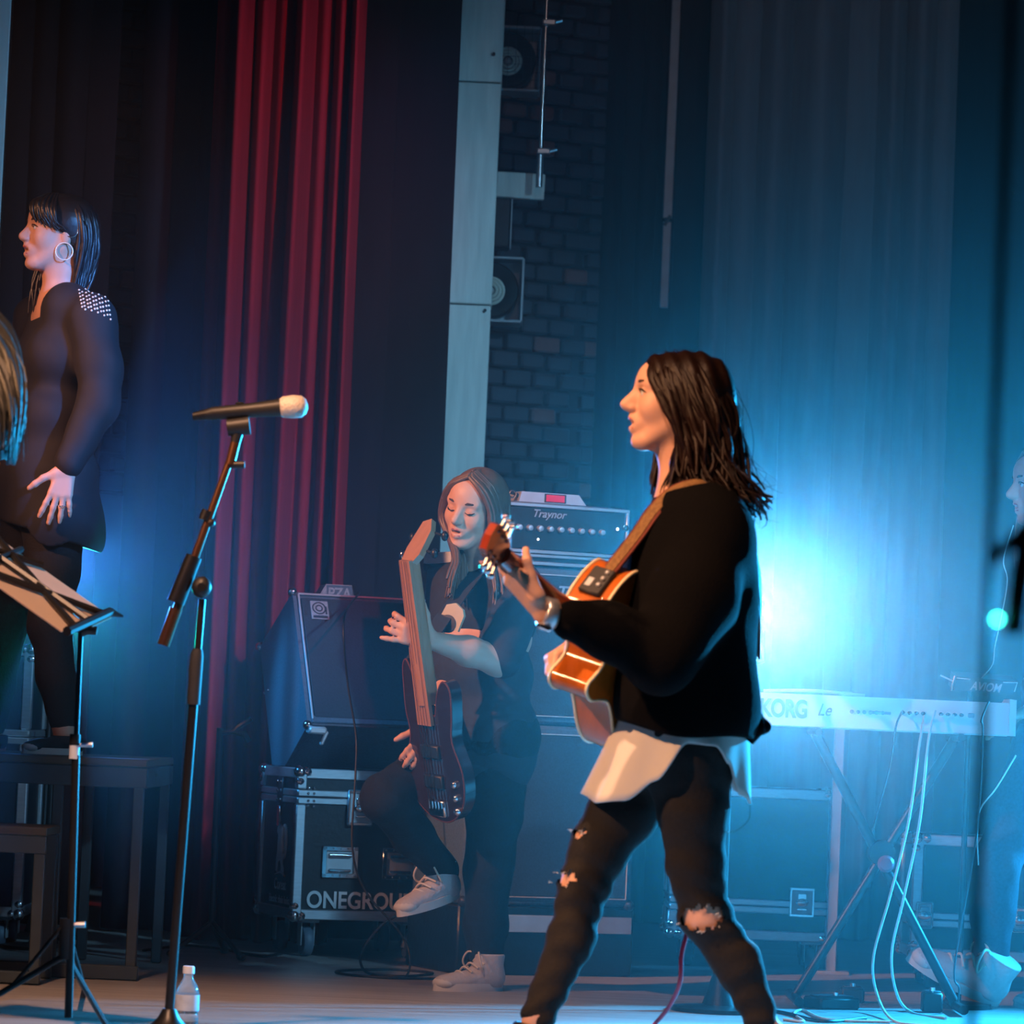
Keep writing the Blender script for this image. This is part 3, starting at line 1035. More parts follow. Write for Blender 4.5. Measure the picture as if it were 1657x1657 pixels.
put('foot_clip', MB().box((0.03, -0.004, 0.125), (0.06, 0.05, 0.025), None, 0.006).box((0.055, -0.01, 0.10), (0.012, 0.02, 0.05), Matrix.Rotation(0.4, 3, 'Y'), 0.004), M_SILVER, kb)
# badge: pale plate with ring marks
bd = put('badge', MB().box(front(0.085, fl - 0.075, 0.013), (0.062, 0.004, 0.072), RF, 0.001), M_PRINTDIM, kb, 0)
for r in (0.022, 0.011):
    put('badge_ring', MB().torus(front(0.083, fl - 0.068, 0.016), fn, r, 0.0022, 22, 6), M_GRILLE, bd)
put('badge_stem', MB().box(front(0.107, fl - 0.076, 0.016), (0.005, 0.003, 0.03), RF), M_GRILLE, bd, 0)
put('badge_bar', MB().box(front(0.085, fl - 0.102, 0.016), (0.05, 0.003, 0.008), RF), M_GRILLE, bd, 0)

# small lettered box standing on the cabinet's top edge
q = kb.matrix_basis @ front(0.155, fl, -0.03)
sb = thing('lettered_box', 'small angled box with pale letters on top of the tilted cabinet', 'box', q, (0, 0, YAW))
tr = [(-0.065, -0.006), (0.070, -0.006), (0.055, 0.048), (-0.035, 0.048)]
put('shell', MB().prism(tr, lambda p: V((p[0], -0.02, p[1])), lambda p: V((p[0], 0.05, p[1]))), M_TOLEX, sb, 0)
put('rim', MB().tube([V((p[0], -0.021, p[1])) for p in tr + tr[:1]], 0.0016, 6), M_SILVER, sb)
put('pale_wedge', MB().prism([(-0.06, -0.002), (-0.032, 0.0), (-0.034, 0.045)], lambda p: V((p[0], -0.020, p[1])), lambda p: V((p[0], -0.022, p[1]))), M_PRINTDIM, sb, 0)
text('lettering', 'PZA', 0.052, M_PRINTDIM, sb, frame4((-0.028, -0.0205, 0.002), (1, 0, 0), (0, 0, 1), (0, -1, 0)), 0.001, 0, 0.001, 0.95, 0.9)

# amplifier stack behind the bassist, corner towards us
SY = math.radians(24)
sc_, ss_ = math.cos(SY), math.sin(SY)
AW, AD = 0.60, 0.42
corner = on_floor(742, 1577)
ac = corner + V((sc_ * AW / 2 - ss_ * AD / 2, ss_ * AW / 2 + sc_ * AD / 2, 0))
ac.z = 0


def cabinet(label, z0, z1, W=AW, D=AD, logo=None, name='speaker_cabinet', feet=True):
    t = thing(name, label, 'speaker', ac + V((0, 0, z0)), (0, 0, SY), 'amplifier stack')
    h = z1 - z0
    put('shell', MB().box((0, 0, h / 2), (W, D, h), None, 0.012), M_TOLEX, t)
    put('grille', MB().box((0, -D / 2 - 0.002, h / 2), (W - 0.06, 0.01, h - 0.06), None, 0.003), M_GRILLE, t)
    for sx in (-1, 1):
        put('piping', MB().tube([(sx * (W / 2 - .026), -D / 2 - 0.007, 0.028), (sx * (W / 2 - .026), -D / 2 - 0.007, h - 0.028)], 0.0025, 6), M_SILVER, t)
        put('side_handle', MB().box((sx * (W / 2 + 0.001), 0, h * 0.6), (0.006, 0.14, 0.06), None, 0.002), M_BLKPLASTIC, t)
    for z in (0.028, h - 0.028):
        put('piping', MB().tube([(-W / 2 + .026, -D / 2 - 0.007, z), (W / 2 - .026, -D / 2 - 0.007, z)], 0.0025, 6), M_SILVER, t)
    for sx in (-1, 1):
        for sy in (-1, 1):
            for z in (0.008, h - 0.008):
                put('corner_cap', MB().ball((sx * (W / 2 - .008), sy * (D / 2 - .008), z), 0.02, 8, 6), M_BLKPLASTIC, t)
    if logo:
        text('lettering', logo, 0.055, M_PRINTDIM, t, frame4((-0.02, -D / 2 - 0.008, h - 0.10), (1, 0, 0), (0, 0, 1), (0, -1, 0)), 0.002, 0.3, 0.001)
    return t


bs = thing('base_case', 'low dark base case with a pale band under the amplifier stack', 'flight case', ac, (0, 0, SY), 'amplifier stack')
put('body', MB().box((0, 0, 0.11), (AW + 0.02, AD, 0.22), None, 0.006), M_BLKPANEL, bs)
put('pale_band', MB().box((0.02, -AD / 2 - 0.003, 0.165), (AW - 0.04, 0.008, 0.055), None, 0.002), M_ALUMATT, bs)
cabinet('lower dark cabinet of the amplifier stack behind the bassist', 0.222, 0.80)
cabinet('upper dark cabinet of the stack with a scripted logo under the amplifier head', 0.802, 1.312, logo='Traynor')
rk = thing('rack_tray', 'pale edged rack tray between amplifier head and upper cabinet', 'rack', ac + V((0, 0, 1.313)), (0, 0, SY))
put('tray', MB().box((0, 0, 0.018), (AW, AD, 0.036), None, 0.004), M_BLKPANEL, rk)
put('front_rail', MB().box((0, -AD / 2 - 0.004, 0.006), (AW, 0.008, 0.012), None, 0.002), M_ALU, rk)
put('front_rail', MB().box((0, -AD / 2 - 0.004, 0.030), (AW, 0.008, 0.010), None, 0.002), M_ALU, rk)
put('side_rail', MB().box((-AW / 2 - 0.004, 0, 0.018), (0.008, AD, 0.036), None, 0.002), M_WHITE, rk)
HW = 0.50
hd = thing('amplifier_head', 'amplifier head with a row of silver knobs on top of the stack', 'amplifier', ac + V((sc_ * 0.02, ss_ * 0.02, 1.350)), (0, 0, SY), 'amplifier stack')
put('shell', MB().box((0, 0, 0.085), (HW, 0.26, 0.17), None, 0.008), M_TOLEX, hd)
put('front_panel', MB().box((0, -0.131, 0.085), (HW - 0.03, 0.006, 0.135), None, 0.002), M_BLKPANEL, hd)
for z in (0.160, 0.010):
    put('rail', MB().box((0, -0.134, z), (HW, 0.008, 0.012), None, 0.002), M_ALU, hd)
for sx in (-1, 1):
    put('rail', MB().box((sx * (HW / 2 - 0.006), -0.134, 0.085), (0.010, 0.008, 0.15), None, 0.002), M_ALU, hd)
MK = Matrix.Rotation(PI / 2, 4, 'X')
for i in range(9):
    kn = put('knob', MB().lathe([(0.004, 0.0), (0.0115, 0.0), (0.0105, 0.012), (0.008, 0.016), (0.003, 0.0165)], Matrix.Translation((-0.145 + 0.037 * i, -0.134, 0.085)) @ MK, 14), M_ALU, hd)
put('power_light', MB().ball((0.208, -0.136, 0.10), 0.005, 8, 6), M_LEDWHITE, hd)
put('power_light', MB().ball((-0.075, -0.136, 0.05), 0.004, 8, 6), M_LEDWHITE, hd)
put('jack', MB().lathe([(0.005, 0), (0.011, 0), (0.011, 0.008), (0.006, 0.009)], Matrix.Translation((0.235, -0.134, 0.105)) @ MK, 14), M_CHROME, hd)
text('lettering', 'Traynor', 0.036, M_PRINTDIM, hd, frame4((-0.10, -0.1345, 0.122), (1, 0, 0), (0, 0, 1), (0, -1, 0)), 0.001, 0.35, 0.0004)
tn = thing('rack_tuner', 'pale tuner with a red lit display on the amplifier head', 'tuner', hd.location + V((sc_ * 0.01 + ss_ * 0.03, ss_ * 0.01 - sc_ * 0.03, 0.1705)), (0, 0, SY))
put('case', MB().prism([(-0.13, 0), (0.115, 0), (0.085, 0.036), (-0.12, 0.036)], lambda p: V((p[0], -0.04, p[1])), lambda p: V((p[0], 0.05, p[1]))), M_ALUMATT, tn, 0)
put('display', MB().box((0.0, -0.041, 0.019), (0.066, 0.004, 0.022), None, 0.001), M_LEDRED, tn, 0)
put('display_frame', MB().box((0.0, -0.0395, 0.019), (0.078, 0.004, 0.029), None, 0.001), M_BLKPLASTIC, tn, 0)
cl = thing('capo_clip', 'small dark clip lying beside the tuner on the amplifier head', 'clip', hd.location + V((-sc_ * 0.15 + ss_ * 0.05, -ss_ * 0.15 - sc_ * 0.05, 0.1705)), (0, 0, SY))
put('jaw', MB().tube(spline([(-0.03, 0, 0.008), (0, 0, 0.03), (0.03, 0, 0.026), (0.05, 0, 0.008)], 5), 0.006, 8), M_BLKMETAL, cl)
put('spring', MB().torus((0.012, -0.006, 0.026), (0, 1, 0), 0.012, 0.003, 14, 6), M_CHROME, cl)
# hanging bundle of jacks and plugs on the left corner of the stack
pb = thing('patch_bay', 'upright patch bay with silver jacks beside the amplifier head', 'patch bay', ac + V((-sc_ * 0.262 + ss_ * 0.06, -ss_ * 0.262 - sc_ * 0.06, 1.350)), (0, 0, SY))
put('case', MB().box((0, 0, 0.07), (0.055, 0.20, 0.14), None, 0.004), M_BLKPLASTIC, pb)
for i in range(5):
    for j in range(3):
        put('jack', MB().ball((-0.018 + 0.018 * j, -0.102, 0.02 + 0.025 * i), 0.0055, 8, 5), M_CHROME, pb)

# ================================================================== PLATFORM ON THE LEFT
FY = 11.45
xl, xm, xr = P(-150, 1230, FY).x, P(75, 1400, FY).x, P(231, 1400, FY).x
DZ = P(160, 1226, FY).z
pf = thing('stage_platform', 'steel framed stage platform with plywood deck under the singer at left', 'platform', ((xl + xr) / 2, FY, 0))
cx = pf.location.x
put('deck', MB().box((0, 0.45, DZ - 0.012), (xr - xl, 0.90, 0.024), None, 0.004), M_PLY, pf)
T = 0.045
for x in (xl, xm, xr - T):
    for y in (0, 0.86):
        put('leg', MB().box((x - cx + T / 2, y + T / 2 - 0.005, (DZ - 0.026) / 2), (T * .7, T * .7, DZ - 0.028), None, 0.003), M_STEELBLUE, pf)
put('front_rail', MB().box((0, 0.015, DZ - 0.055), (xr - xl, 0.03, 0.06), None, 0.003), M_STEELBLUE, pf)
put('rear_rail', MB().box((0, 0.885, DZ - 0.055), (xr - xl, 0.03, 0.06), None, 0.003), M_STEELBLUE, pf)
put('ground_rail', MB().box((0.0, 0.015, 0.022), (xr - xl, 0.035, 0.042), None, 0.003), M_STEELBLUE, pf)
for x in (xl, xr):
    put('side_rail', MB().box((x - cx + (0.015 if x == xl else -0.015), 0.45, DZ - 0.055), (0.03, 0.84, 0.06), None, 0.003), M_STEELBLUE, pf)
# step in front on the left
sy = FY - 0.36
SZ = P(40, 1338, sy).z
x0, x1 = P(-170, 1340, sy).x, P(76, 1340, sy).x
stp = thing('platform_step', 'low steel framed step in front of the platform at the left edge', 'step', ((x0 + x1) / 2, sy, 0))
put('tread', MB().box((0, 0.165, SZ - 0.012), (x1 - x0, 0.33, 0.024), None, 0.003), M_PLY, stp)
put('front_rail', MB().box((0, 0.015, SZ - 0.05), (x1 - x0, 0.03, 0.05), None, 0.003), M_STEELBLUE, stp)
for sx in (-1, 1):
    for y in (0.02, 0.30):
        put('leg', MB().box((sx * (x1 - x0) / 2 - sx * 0.018, y, (SZ - 0.026) / 2), (0.032, 0.032, SZ - 0.028), None, 0.003), M_STEELBLUE, stp)
put('ground_rail', MB().box((0, 0.015, 0.02), (x1 - x0, 0.03, 0.035), None, 0.003), M_STEELBLUE, stp)

# tall case with aluminium edges behind the platform
q = P(46, 1200, 12.75)
zt = P(30, 1044, 12.75).z
zb = 0.10
tc_ = flight_case('tall flight case with silver edges behind the platform at the left edge', (q.x - 0.22, 12.97, 0), 0.0, 0.44, 0.44, zb, zt, zt - 0.30, True, 'black flight cases')

# ================================================================== STANDS
# microphone stand with boom
MY = 9.3
base = P(272, 1676, MY)
base.z = 0
ms = thing('microphone_stand', 'black boom microphone stand with round base at front left', 'microphone stand', base)


def L_(px, py, Y=MY, b=None):
    return P(px, py, Y) - (base if b is None else b)


put('round_base', MB().lathe([(0.02, 0.0), (0.125, 0.0), (0.128, 0.012), (0.10, 0.022), (0.055, 0.035), (0.026, 0.065), (0.016, 0.085)], Matrix.Identity(4), 32), M_BLKMETAL, ms)
put('lower_tube', MB().tube([(0, 0, 0.08), L_(318, 1072)], 0.0115, 12), M_BLKMETAL, ms)
put('upper_tube', MB().tube([L_(318, 1080), L_(327, 970)], 0.009, 12), M_BLKMETAL, ms)
put('grip_collar', MB().tube([L_(313, 1140), L_(318, 1062), L_(320, 1050)], [0.0155, 0.0165, 0.012], 14), M_RUBBER, ms)
jt = put('tilt_joint', MB().ball(L_(326, 950, MY - 0.01), (0.024, 0.02, 0.026), 14, 10), M_BLKPLASTIC, ms)
put('wing_bolt', MB().cyl(L_(326, 950, MY - 0.035), L_(326, 950, MY - 0.01), 0.010, None, 12), M_BLKMETAL, jt)
put('boom_clamp', MB().tube([L_(284, 975), L_(314, 900)], [0.022, 0.020], 12), M_BLKMETAL, ms)
put('boom_tube', MB().tube([L_(268, 1040), L_(316, 900), L_(378, 728)], [0.0125, 0.0105, 0.0085], 12), mat('bronze_tube', (0.16, 0.07, 0.035), 0.32, 0.7, 0.15, 20), ms)
put('boom_end', MB().tube([L_(264, 1044), L_(285, 985)], [0.0155, 0.0155], 12), mat('bronze_tube', None), ms)
put('lock_collar', MB().tube([L_(330, 842), L_(336, 826)], 0.0145, 12), M_BLKMETAL, ms)
put('lock_knob', MB().ball(L_(341, 846), 0.011, 10, 7), M_BLKPLASTIC, ms)
put('boom_tip', MB().tube([L_(372, 752), L_(382, 712)], 0.012, 12), mat('bronze_tube', None), ms)
put('lock_knob', MB().tube([L_(374, 752), L_(396, 752)], 0.009, 10), M_BLKPLASTIC, ms)
put('clip_neck', MB().tube([L_(381, 716), L_(386, 692)], [0.012, 0.016], 12), M_BLKPLASTIC, ms)
put('microphone_clip', MB().tube([L_(368, 692), L_(404, 688)], [0.021, 0.023], 14), M_BLKPLASTIC, ms)
mb_ = P(400, 664, MY)
mic = thing('microphone', 'handheld wireless microphone with pale head on the boom stand', 'microphone', mb_)
put('handle', MB().tube([L_(330, 671, b=mb_), L_(345, 669, b=mb_), L_(405, 664, b=mb_), L_(448, 660, b=mb_), L_(456, 659, b=mb_)], [0.012, 0.016, 0.0175, 0.021, 0.022], 18), M_BLKPLASTIC, mic)
put('antenna_cap', MB().tube([L_(312, 674, b=mb_), L_(332, 671, b=mb_)], [0.010, 0.013], 14), M_BLKMETAL, mic)
put('switch', MB().box(L_(388, 653, b=mb_), (0.02, 0.012, 0.006), None, 0.002), M_BLKMETAL, mic)
put('head', MB().tube([L_(452, 660, b=mb_), L_(458, 659, b=mb_), L_(474, 658, b=mb_), L_(488, 658, b=mb_), L_(495, 658, b=mb_), L_(498, 658, b=mb_)], [0.020, 0.0255, 0.028, 0.0265, 0.018, 0.006], 20), M_GRILLMIC, mic, 70)

# music stand
NY = 9.35
nb = P(110, 1664, NY)
nb.z = 0
ns = thing('music_stand', 'folding music stand with sheets on its desk at front left', 'music stand', nb)
K = lambda px, py, Y=NY: L_(px, py, Y, nb)
put('lower_tube', MB().tube([(0, 0, 0.05), K(123, 1222)], 0.010, 10), M_BLKMETAL, ns)
put('upper_tube', MB().tube([K(122, 1230), K(131, 1020)], 0.0065, 10), M_BLKMETAL, ns)
put('white_collar', MB().tube([K(120, 1228), K(121, 1206)], 0.0125, 12), M_WHITE, ns)
put('lock_collar', MB().tube([K(121, 1206), K(122, 1188)], 0.013, 12), M_BLKMETAL, ns)
put('lock_screw', MB().tube([K(128, 1206), K(150, 1205)], [0.005, 0.007], 8), M_ALU, ns)
put('leg_hub', MB().tube([K(104, 1552), K(107, 1486)], 0.015, 12), M_BLKMETAL, ns)
put('lock_screw', MB().tube([K(108, 1497), K(138, 1496)], [0.006, 0.008], 8), M_ALU, ns)
for (px, py, Y) in ((-8, 1598, NY - 0.12), (168, 1660, NY - 0.22), (150, 1648, NY + 0.25)):
    f = K(px, py, Y)
    if px > 0:
        f = on_floor(px + (6 if Y < NY else -14), 1668 if Y < NY else 1600) - nb
    else:
        f = V((-0.29, -0.12, 0.01))
    put('leg', MB().tube([K(106, 1545), f + V((0, 0, 0.008))], 0.0075, 8), M_BLKMETAL, ns)
    put('brace', MB().tube([K(107, 1492), K(106, 1545).lerp(f, 0.45)], 0.005, 8), M_BLKMETAL, ns)
put('tilt_head', MB().tube([K(131, 1024), K(140, 1018), K(157, 1021)], [0.012, 0.014, 0.010], 10), M_BLKPLASTIC, ns)
# desk seen from behind and below: a tilted plane with lattice bars
dA, dB, dC = K(178, 990, NY + 0.02), K(-60, 822, NY + 0.12), K(112, 1020, NY - 0.18)
ex, ey = (dB - dA), (dC - dA)
ez = ex.cross(ey).normalized()


def desk(u, v, w=0.0):
    return dA + ex * u + ey * v + ez * w


def bar(u0, v0, u1, v1, wd=0.0085, w=0.0):
    return MB().tube([desk(u0, v0, w), desk(u1, v1, w)], wd, 6)


put('desk_ledge', MB().tube([desk(-0.06, -0.1), desk(0.0, 0.0), desk(0.0, 1.05)], [0.003, 0.011, 0.012], 8), M_BLKMETAL, ns)
for u0, v0, u1, v1 in ((0, 0.5, 1, 0.5), (0.0, 0.85, 0.75, 0.1), (0.45, 0.02, 0.95, 0.95), (0.02, 0.15, 0.55, 0.95), (0.60, 0.0, 0.60, 1.0)):
    put('lattice_bar', bar(u0, v0, u1, v1), M_BLKMETAL, ns)
shp = thing('sheet_music', 'worn paper sheets lying on the desk of the music stand', 'paper', nb + desk(0.5, 0.5))
o_ = desk(0.5, 0.5)
for i, (u0, u1, v0, v1) in enumerate(((-0.02, 0.98, -0.02, 0.46), (0.03, 1.02, 0.50, 1.03))):
    put('sheet', MB().prism([(u0, v0), (u1, v0 + .02), (u1, v1), (u0, v1 - .01)], lambda p: desk(p[0], p[1], 0.011 if ez.y > 0 else -0.011) - o_,
                            lambda p: desk(p[0], p[1], 0.014 if ez.y > 0 else -0.014) - o_), M_PAPER, shp, 0)

# water bottle beside the microphone stand's base
q = on_floor(301, 1662)
bt = thing('water_bottle', 'clear plastic water bottle with pale cap behind the microphone stand', 'bottle', (q.x, q.y, 0))
put('bottle', MB().lathe([(0.005, 0.0), (0.027, 0.0), (0.030, 0.006), (0.030, 0.03), (0.028, 0.035), (0.030, 0.04), (0.030, 0.085), (0.024, 0.105), (0.013, 0.122), (0.012, 0.135), (0.005, 0.135)], None, 24), M_BOTTLE, bt)
put('label_band', MB().lathe([(0.0306, 0.042), (0.0308, 0.044), (0.0308, 0.080), (0.0306, 0.082)], None, 24), M_LABEL, bt)
put('cap', MB().lathe([(0.004, 0.134), (0.015, 0.134), (0.015, 0.150), (0.013, 0.153), (0.004, 0.153)], None, 20), M_WHITE, bt)

# guitar stand beside the lettered case
gy = 12.45
gb = on_floor(346, 1548)
gs = thing('guitar_stand', 'empty black guitar stand in the dark left of the lettered case', 'guitar stand', (gb.x, gb.y, 0))
G = lambda px, py: P(px, py, gb.y) - V((gb.x, gb.y, 0))
put('pole', MB().tube([G(342, 1500), G(356, 1178)], 0.011, 10), M_BLKMETAL, gs)
put('yoke_arm', MB().tube([G(352, 1186), G(378, 1184), G(386, 1176), G(407, 1163)], 0.009, 8), M_BLKMETAL, gs)
put('yoke_arm', MB().tube([G(378, 1184), G(396, 1188), G(404, 1200)], 0.009, 8), M_RUBBER, gs)
for (x, y) in ((0.10, -0.16), (-0.13, -0.12), (0.02, 0.18)):
    put('leg', MB().tube([G(343, 1492), (x, y, 0.012)], 0.009, 8), M_BLKMETAL, gs)
    put('foot', MB().ball((x, y, 0.012), (0.016, 0.016, 0.012), 8, 6), M_RUBBER, gs)

# tall stand near the camera at the right edge
py_ = 3.5
pb_ = P(1600, 900, py_)
ps = thing('microphone_stand', 'tall thin black stand out of focus at the right edge', 'microphone stand', (pb_.x - 0.0, py_, 0))
N_ = lambda px, py: P(px, py, py_) - V((ps.location.x, py_, 0))
put('pole', MB().tube([V((N_(1583, 1300).x, 0, 0.03)), N_(1640, -80)], 0.0045, 12), M_BLKMETAL, ps)
put('round_base', MB().lathe([(0.02, 0.0), (0.125, 0.0), (0.125, 0.014), (0.05, 0.026), (0.016, 0.05)], Matrix.Translation((N_(1583, 1300).x, 0, 0)), 28), M_BLKMETAL, ps)
put('boom_clamp', MB().tube([N_(1604, 905), N_(1668, 850)], [0.006, 0.007], 10), M_BLKPLASTIC, ps)
put('boom', MB().tube([N_(1694, 740), N_(1668, 858), N_(1652, 940)], 0.007, 10), M_BLKMETAL, ps)
put('boom_weight', MB().tube([N_(1660, 865), N_(1651, 930), N_(1640, 1020), N_(1639, 1028)], [0.008, 0.0105, 0.009, 0.006], 14), M_RUBBER, ps)
put('indicator', MB().ball(N_(1614, 1002), 0.0028, 10, 8), M_LEDGREEN, ps)
put('indicator_arm', MB().tube([N_(1614, 1004), N_(1640, 1008)], 0.0015, 6), M_BLKPLASTIC, ps)

# ================================================================== KEYBOARD
KY = 11.55
kl, kr = P(1118, 1150, KY), P(1632, 1158, KY)
kz0, kz1 = P(1430, 1181, KY).z, P(1430, 1129, KY).z
kbd = thing('keyboard', 'white stage keyboard seen from behind on an X stand', 'keyboard', ((kl.x + kr.x) / 2, KY, kz0), (0, 0, 0))
KL = kr.x - kl.x
kh = kz1 - kz0
put('shell', MB().prism([(-0.015, 0.0), (0.02, -0.004), (0.29, 0.0), (0.29, 0.05), (0.14, 0.065), (0.10, kh), (0.0, kh)],
                        lambda p: V((-KL / 2, p[0], p[1])), lambda p: V((KL / 2, p[0], p[1]))), M_KEYS, kbd, 0)
put('end_cheek', MB().prism([(-0.02, -0.002), (0.30, -0.002), (0.30, 0.07), (0.12, kh + 0.012), (-0.02, kh + 0.012)],
                            lambda p: V((KL / 2, p[0], p[1])), lambda p: V((KL / 2 + 0.02, p[0], p[1] * 0.98))), M_KEYS, kbd, 0)
put('end_cheek', MB().prism([(-0.02, -0.002), (0.30, -0.002), (0.30, 0.07), (0.12, kh + 0.012), (-0.02, kh + 0.012)],
                            lambda p: V((-KL / 2 - 0.02, p[0], p[1] * 0.98)), lambda p: V((-KL / 2, p[0], p[1]))), M_KEYS, kbd, 0)
nk = 36
wm = MB().box((0, 0, 0), (KL / nk * 0.93, 0.13, 0.02), None, 0.002).mesh('white_key')
wm.materials.append(M_KEYS)
for i in range(nk):
    o = bpy.data.objects.new('white_key', wm)
    COL.objects.link(o)
    o.parent = kbd
    o.location = (-KL / 2 + KL * (i + 0.5) / nk, 0.215, 0.062)
bmk = MB().box((0, 0, 0), (KL / nk * 0.5, 0.085, 0.014), None, 0.002).mesh('black_key')
bmk.materials.append(M_BLKPLASTIC)
for i in range(nk - 1):
    if i % 7 not in (2, 6):
        o = bpy.data.objects.new('black_key', bmk)
        COL.objects.link(o)
        o.parent = kbd
        o.location = (-KL / 2 + KL * (i + 1) / nk, 0.19, 0.079)
kx = lambda px: P(px, 1150, KY).x - kbd.location.x
KF = lambda px, z: frame4((kx(px), -0.0165 + 0.015 * z / kh, z), (1, 0, 0), (0, 0.13, 1), (0, -1, 0.13))
text('lettering', 'KORG', 0.073, M_GREYPRINT, kbd, KF(1229, 0.026), 0.001, 0, 0.0022, 0.92, 0.72)
text('lettering', 'Le', 0.052, M_GREYPRINT, kbd, KF(1322, 0.034), 0.001, 0.4, 0.0, 1.0, 0.8)
put('port_strip', MB().box((kx(1425), -0.0085, kh * 0.52), (0.06, 0.004, 0.008), None, 0.001), M_GREYPRINT, kbd, 0)
for i in range(6):
    put('socket', MB().lathe([(0.002, 0), (0.006, 0), (0.006, 0.005), (0.003, 0.006)], Matrix.Translation((kx(1378 + i * 10), -0.008, kh * 0.52)) @ MK, 10), M_GREYPRINT, kbd)
for i in range(8):
    put('plug', MB().tube([(kx(1460 + i * 11 + (18 if i > 3 else 0)), -0.006, kh * 0.56), (kx(1460 + i * 11 + (18 if i > 3 else 0)), -0.045, kh * 0.56)], [0.006, 0.0045], 8), M_STEELBLUE, kbd)
put('power_socket', MB().box((kx(1571), -0.009, kh * 0.56), (0.018, 0.008, 0.014), None, 0.002), M_GREYPRINT, kbd)
put('music_rest', MB().tube(spline([(kx(1235), 0.03, kh + 0.006), (kx(1320), 0.02, kh + 0.012), (kx(1400), 0.03, kh + 0.004)], 6), 0.005, 8), M_KEYS, kbd)
pen = tag(put('marker_pen', MB().tube([(0, 0, 0), (0.012, 0, 0), (0.04, 0, 0)], [0.005, 0.007, 0.006], 10), M_WHITE), 'white marker pen lying on the keyboard', 'pen')
pen.location = (kbd.location.x + kx(1358), KY + 0.05, kz0 + kh + 0.008)

# X stand
xs = thing('keyboard_stand', 'black X shaped stand carrying the white keyboard', 'stand', (kbd.location.x, KY + 0.13, 0))
X_ = lambda px, py, dy=0.0: P(px, py, KY + 0.13) - V((xs.location.x, KY + 0.13, 0)) + V((0, dy, 0))
pt, pc = X_(1318, 1186), X_(1425, 1380)
fr_ = X_(1545, 1640)
fr_.z = 0.02
tl = V((pc.x + (pc.x - pt.x) * 1.0, 0, pt.z))
flx = V((pc.x - (fr_.x - pc.x), 0, 0.02))
for dy in (-0.02, 0.02):
    put('leg', MB().tube([pt + V((0, dy, 0)), fr_ + V((0, dy, 0))] if dy < 0 else [tl + V((0, dy, 0)), flx + V((0, dy, 0))], 0.0155, 10), M_BLKMETAL, xs)
put('pivot', MB().cyl(pc + V((0, -0.06, 0)), pc + V((0, 0.06, 0)), 0.038, None, 16), M_BLKPLASTIC, xs)
put('pivot_knob', MB().lathe([(0.01, 0), (0.024, 0.0), (0.026, 0.012), (0.018, 0.022), (0.006, 0.024)], Matrix.Translation(pc + V((0.01, -0.06, -0.03))) @ MK, 14), mat('faded_red_knob', (0.25, 0.06, 0.09), 0.5), xs)
for q, dy in ((fr_, -0.02), (flx, 0.02)):
    put('foot_bar', MB().tube([q + V((0, dy - 0.2, 0)), q + V((0, dy + 0.2, 0))], 0.0145, 10), M_BLKMETAL, xs)
for q, dy in ((pt, -0.02), (tl, 0.02)):
    put('top_bar', MB().tube([V((q.x, -0.16, kz0 - 0.014)), V((q.x, 0.17, kz0 - 0.014))], 0.012, 10), M_RUBBER, xs)

# monitor mixer behind the keyboard
MXY = KY + 0.22
q = P(1592, 1110, MXY)
av = thing('monitor_mixer', 'small lettered monitor mixer on a stand above the keyboard', 'mixer', (q.x, MXY, 0))
put('case', MB().prism([(-0.092, -0.018), (0.09, -0.02), (0.10, 0.018), (-0.085, 0.024)], lambda p: V((p[0], -0.02, q.z + p[1])), lambda p: V((p[0], 0.14, q.z + p[1] + 0.02))), M_STEELBLUE, av, 0)
put('trim_line', MB().tube([(-0.085, -0.022, q.z + 0.020), (-0.045, -0.022, q.z + 0.017)], 0.002, 6), M_PRINT, av)
put('trim_line', MB().tube([(0.055, -0.022, q.z + 0.013), (0.098, -0.022, q.z + 0.014), (0.09, -0.022, q.z - 0.014)], 0.002, 6), M_PRINT, av)
text('lettering', 'AVIOM', 0.036, M_PRINT, av, frame4((-0.043, -0.0215, q.z - 0.013), (0.998, 0, -0.05), (0.05, 0, 0.998), (0, -1, 0)), 0.001, 0.30, 0.0008, 1.0, 0.80)
put('pole', MB().cyl((-0.03, 0.10, 0.02), (-0.03, 0.10, q.z - 0.0), 0.009, None, 10), M_BLKMETAL, av)
put('base', MB().lathe([(0.02, 0.0), (0.10, 0.0), (0.10, 0.014), (0.02, 0.022)], Matrix.Translation((-0.03, 0.10, 0)), 28), M_BLKMETAL, av)
put('wire_clip', MB().tube([(-0.135, -0.022, q.z + 0.026), (-0.098, -0.022, q.z + 0.011)], 0.0028, 6), M_PRINT, av)
put('wire_clip', MB().tube([(-0.091, -0.022, q.z + 0.026), (-0.098, -0.022, q.z + 0.0), (-0.1, -0.022, q.z - 0.02)], 0.003, 6), M_CHROME, av)

# cases at the back right
ya = 13.4
qa = P(1180, 1400, ya)
qb = P(1352, 1400, ya)
zt = P(1300, 1463, ya).z
c1 = flight_case('flight case with silver rails behind the keyboard stand', ((qa.x + qb.x) / 2 - 0.1, ya + 0.2, 0), 0.0, qb.x - qa.x + 0.2, 0.4, 0.10, 0.62, 0.215)
latch(c1, (P(1297, 1470, ya).x - c1.location.x, -0.2 - 0.003, 0.235), 0.085, 0.10)
yb = 12.7
qa = P(1478, 1450, yb)
c2 = flight_case('flight case with bright rails behind the legs of the keyboard player', (qa.x + 0.33, yb + 0.2, 0), 0.0, 0.66, 0.4, 0.10, 0.50, 0.225)
for x in (1496, 1652):
    latch(c2, (P(x, 1460, yb).x - c2.location.x, -0.2 - 0.003, 0.24), 0.055, 0.085)
q = P(1362, 1200, 13.3)
sp = thing('steel_post', 'slim pale post standing behind the X stand', 'post', (P(1354, 1300, 13.32).x, 13.32, 0))
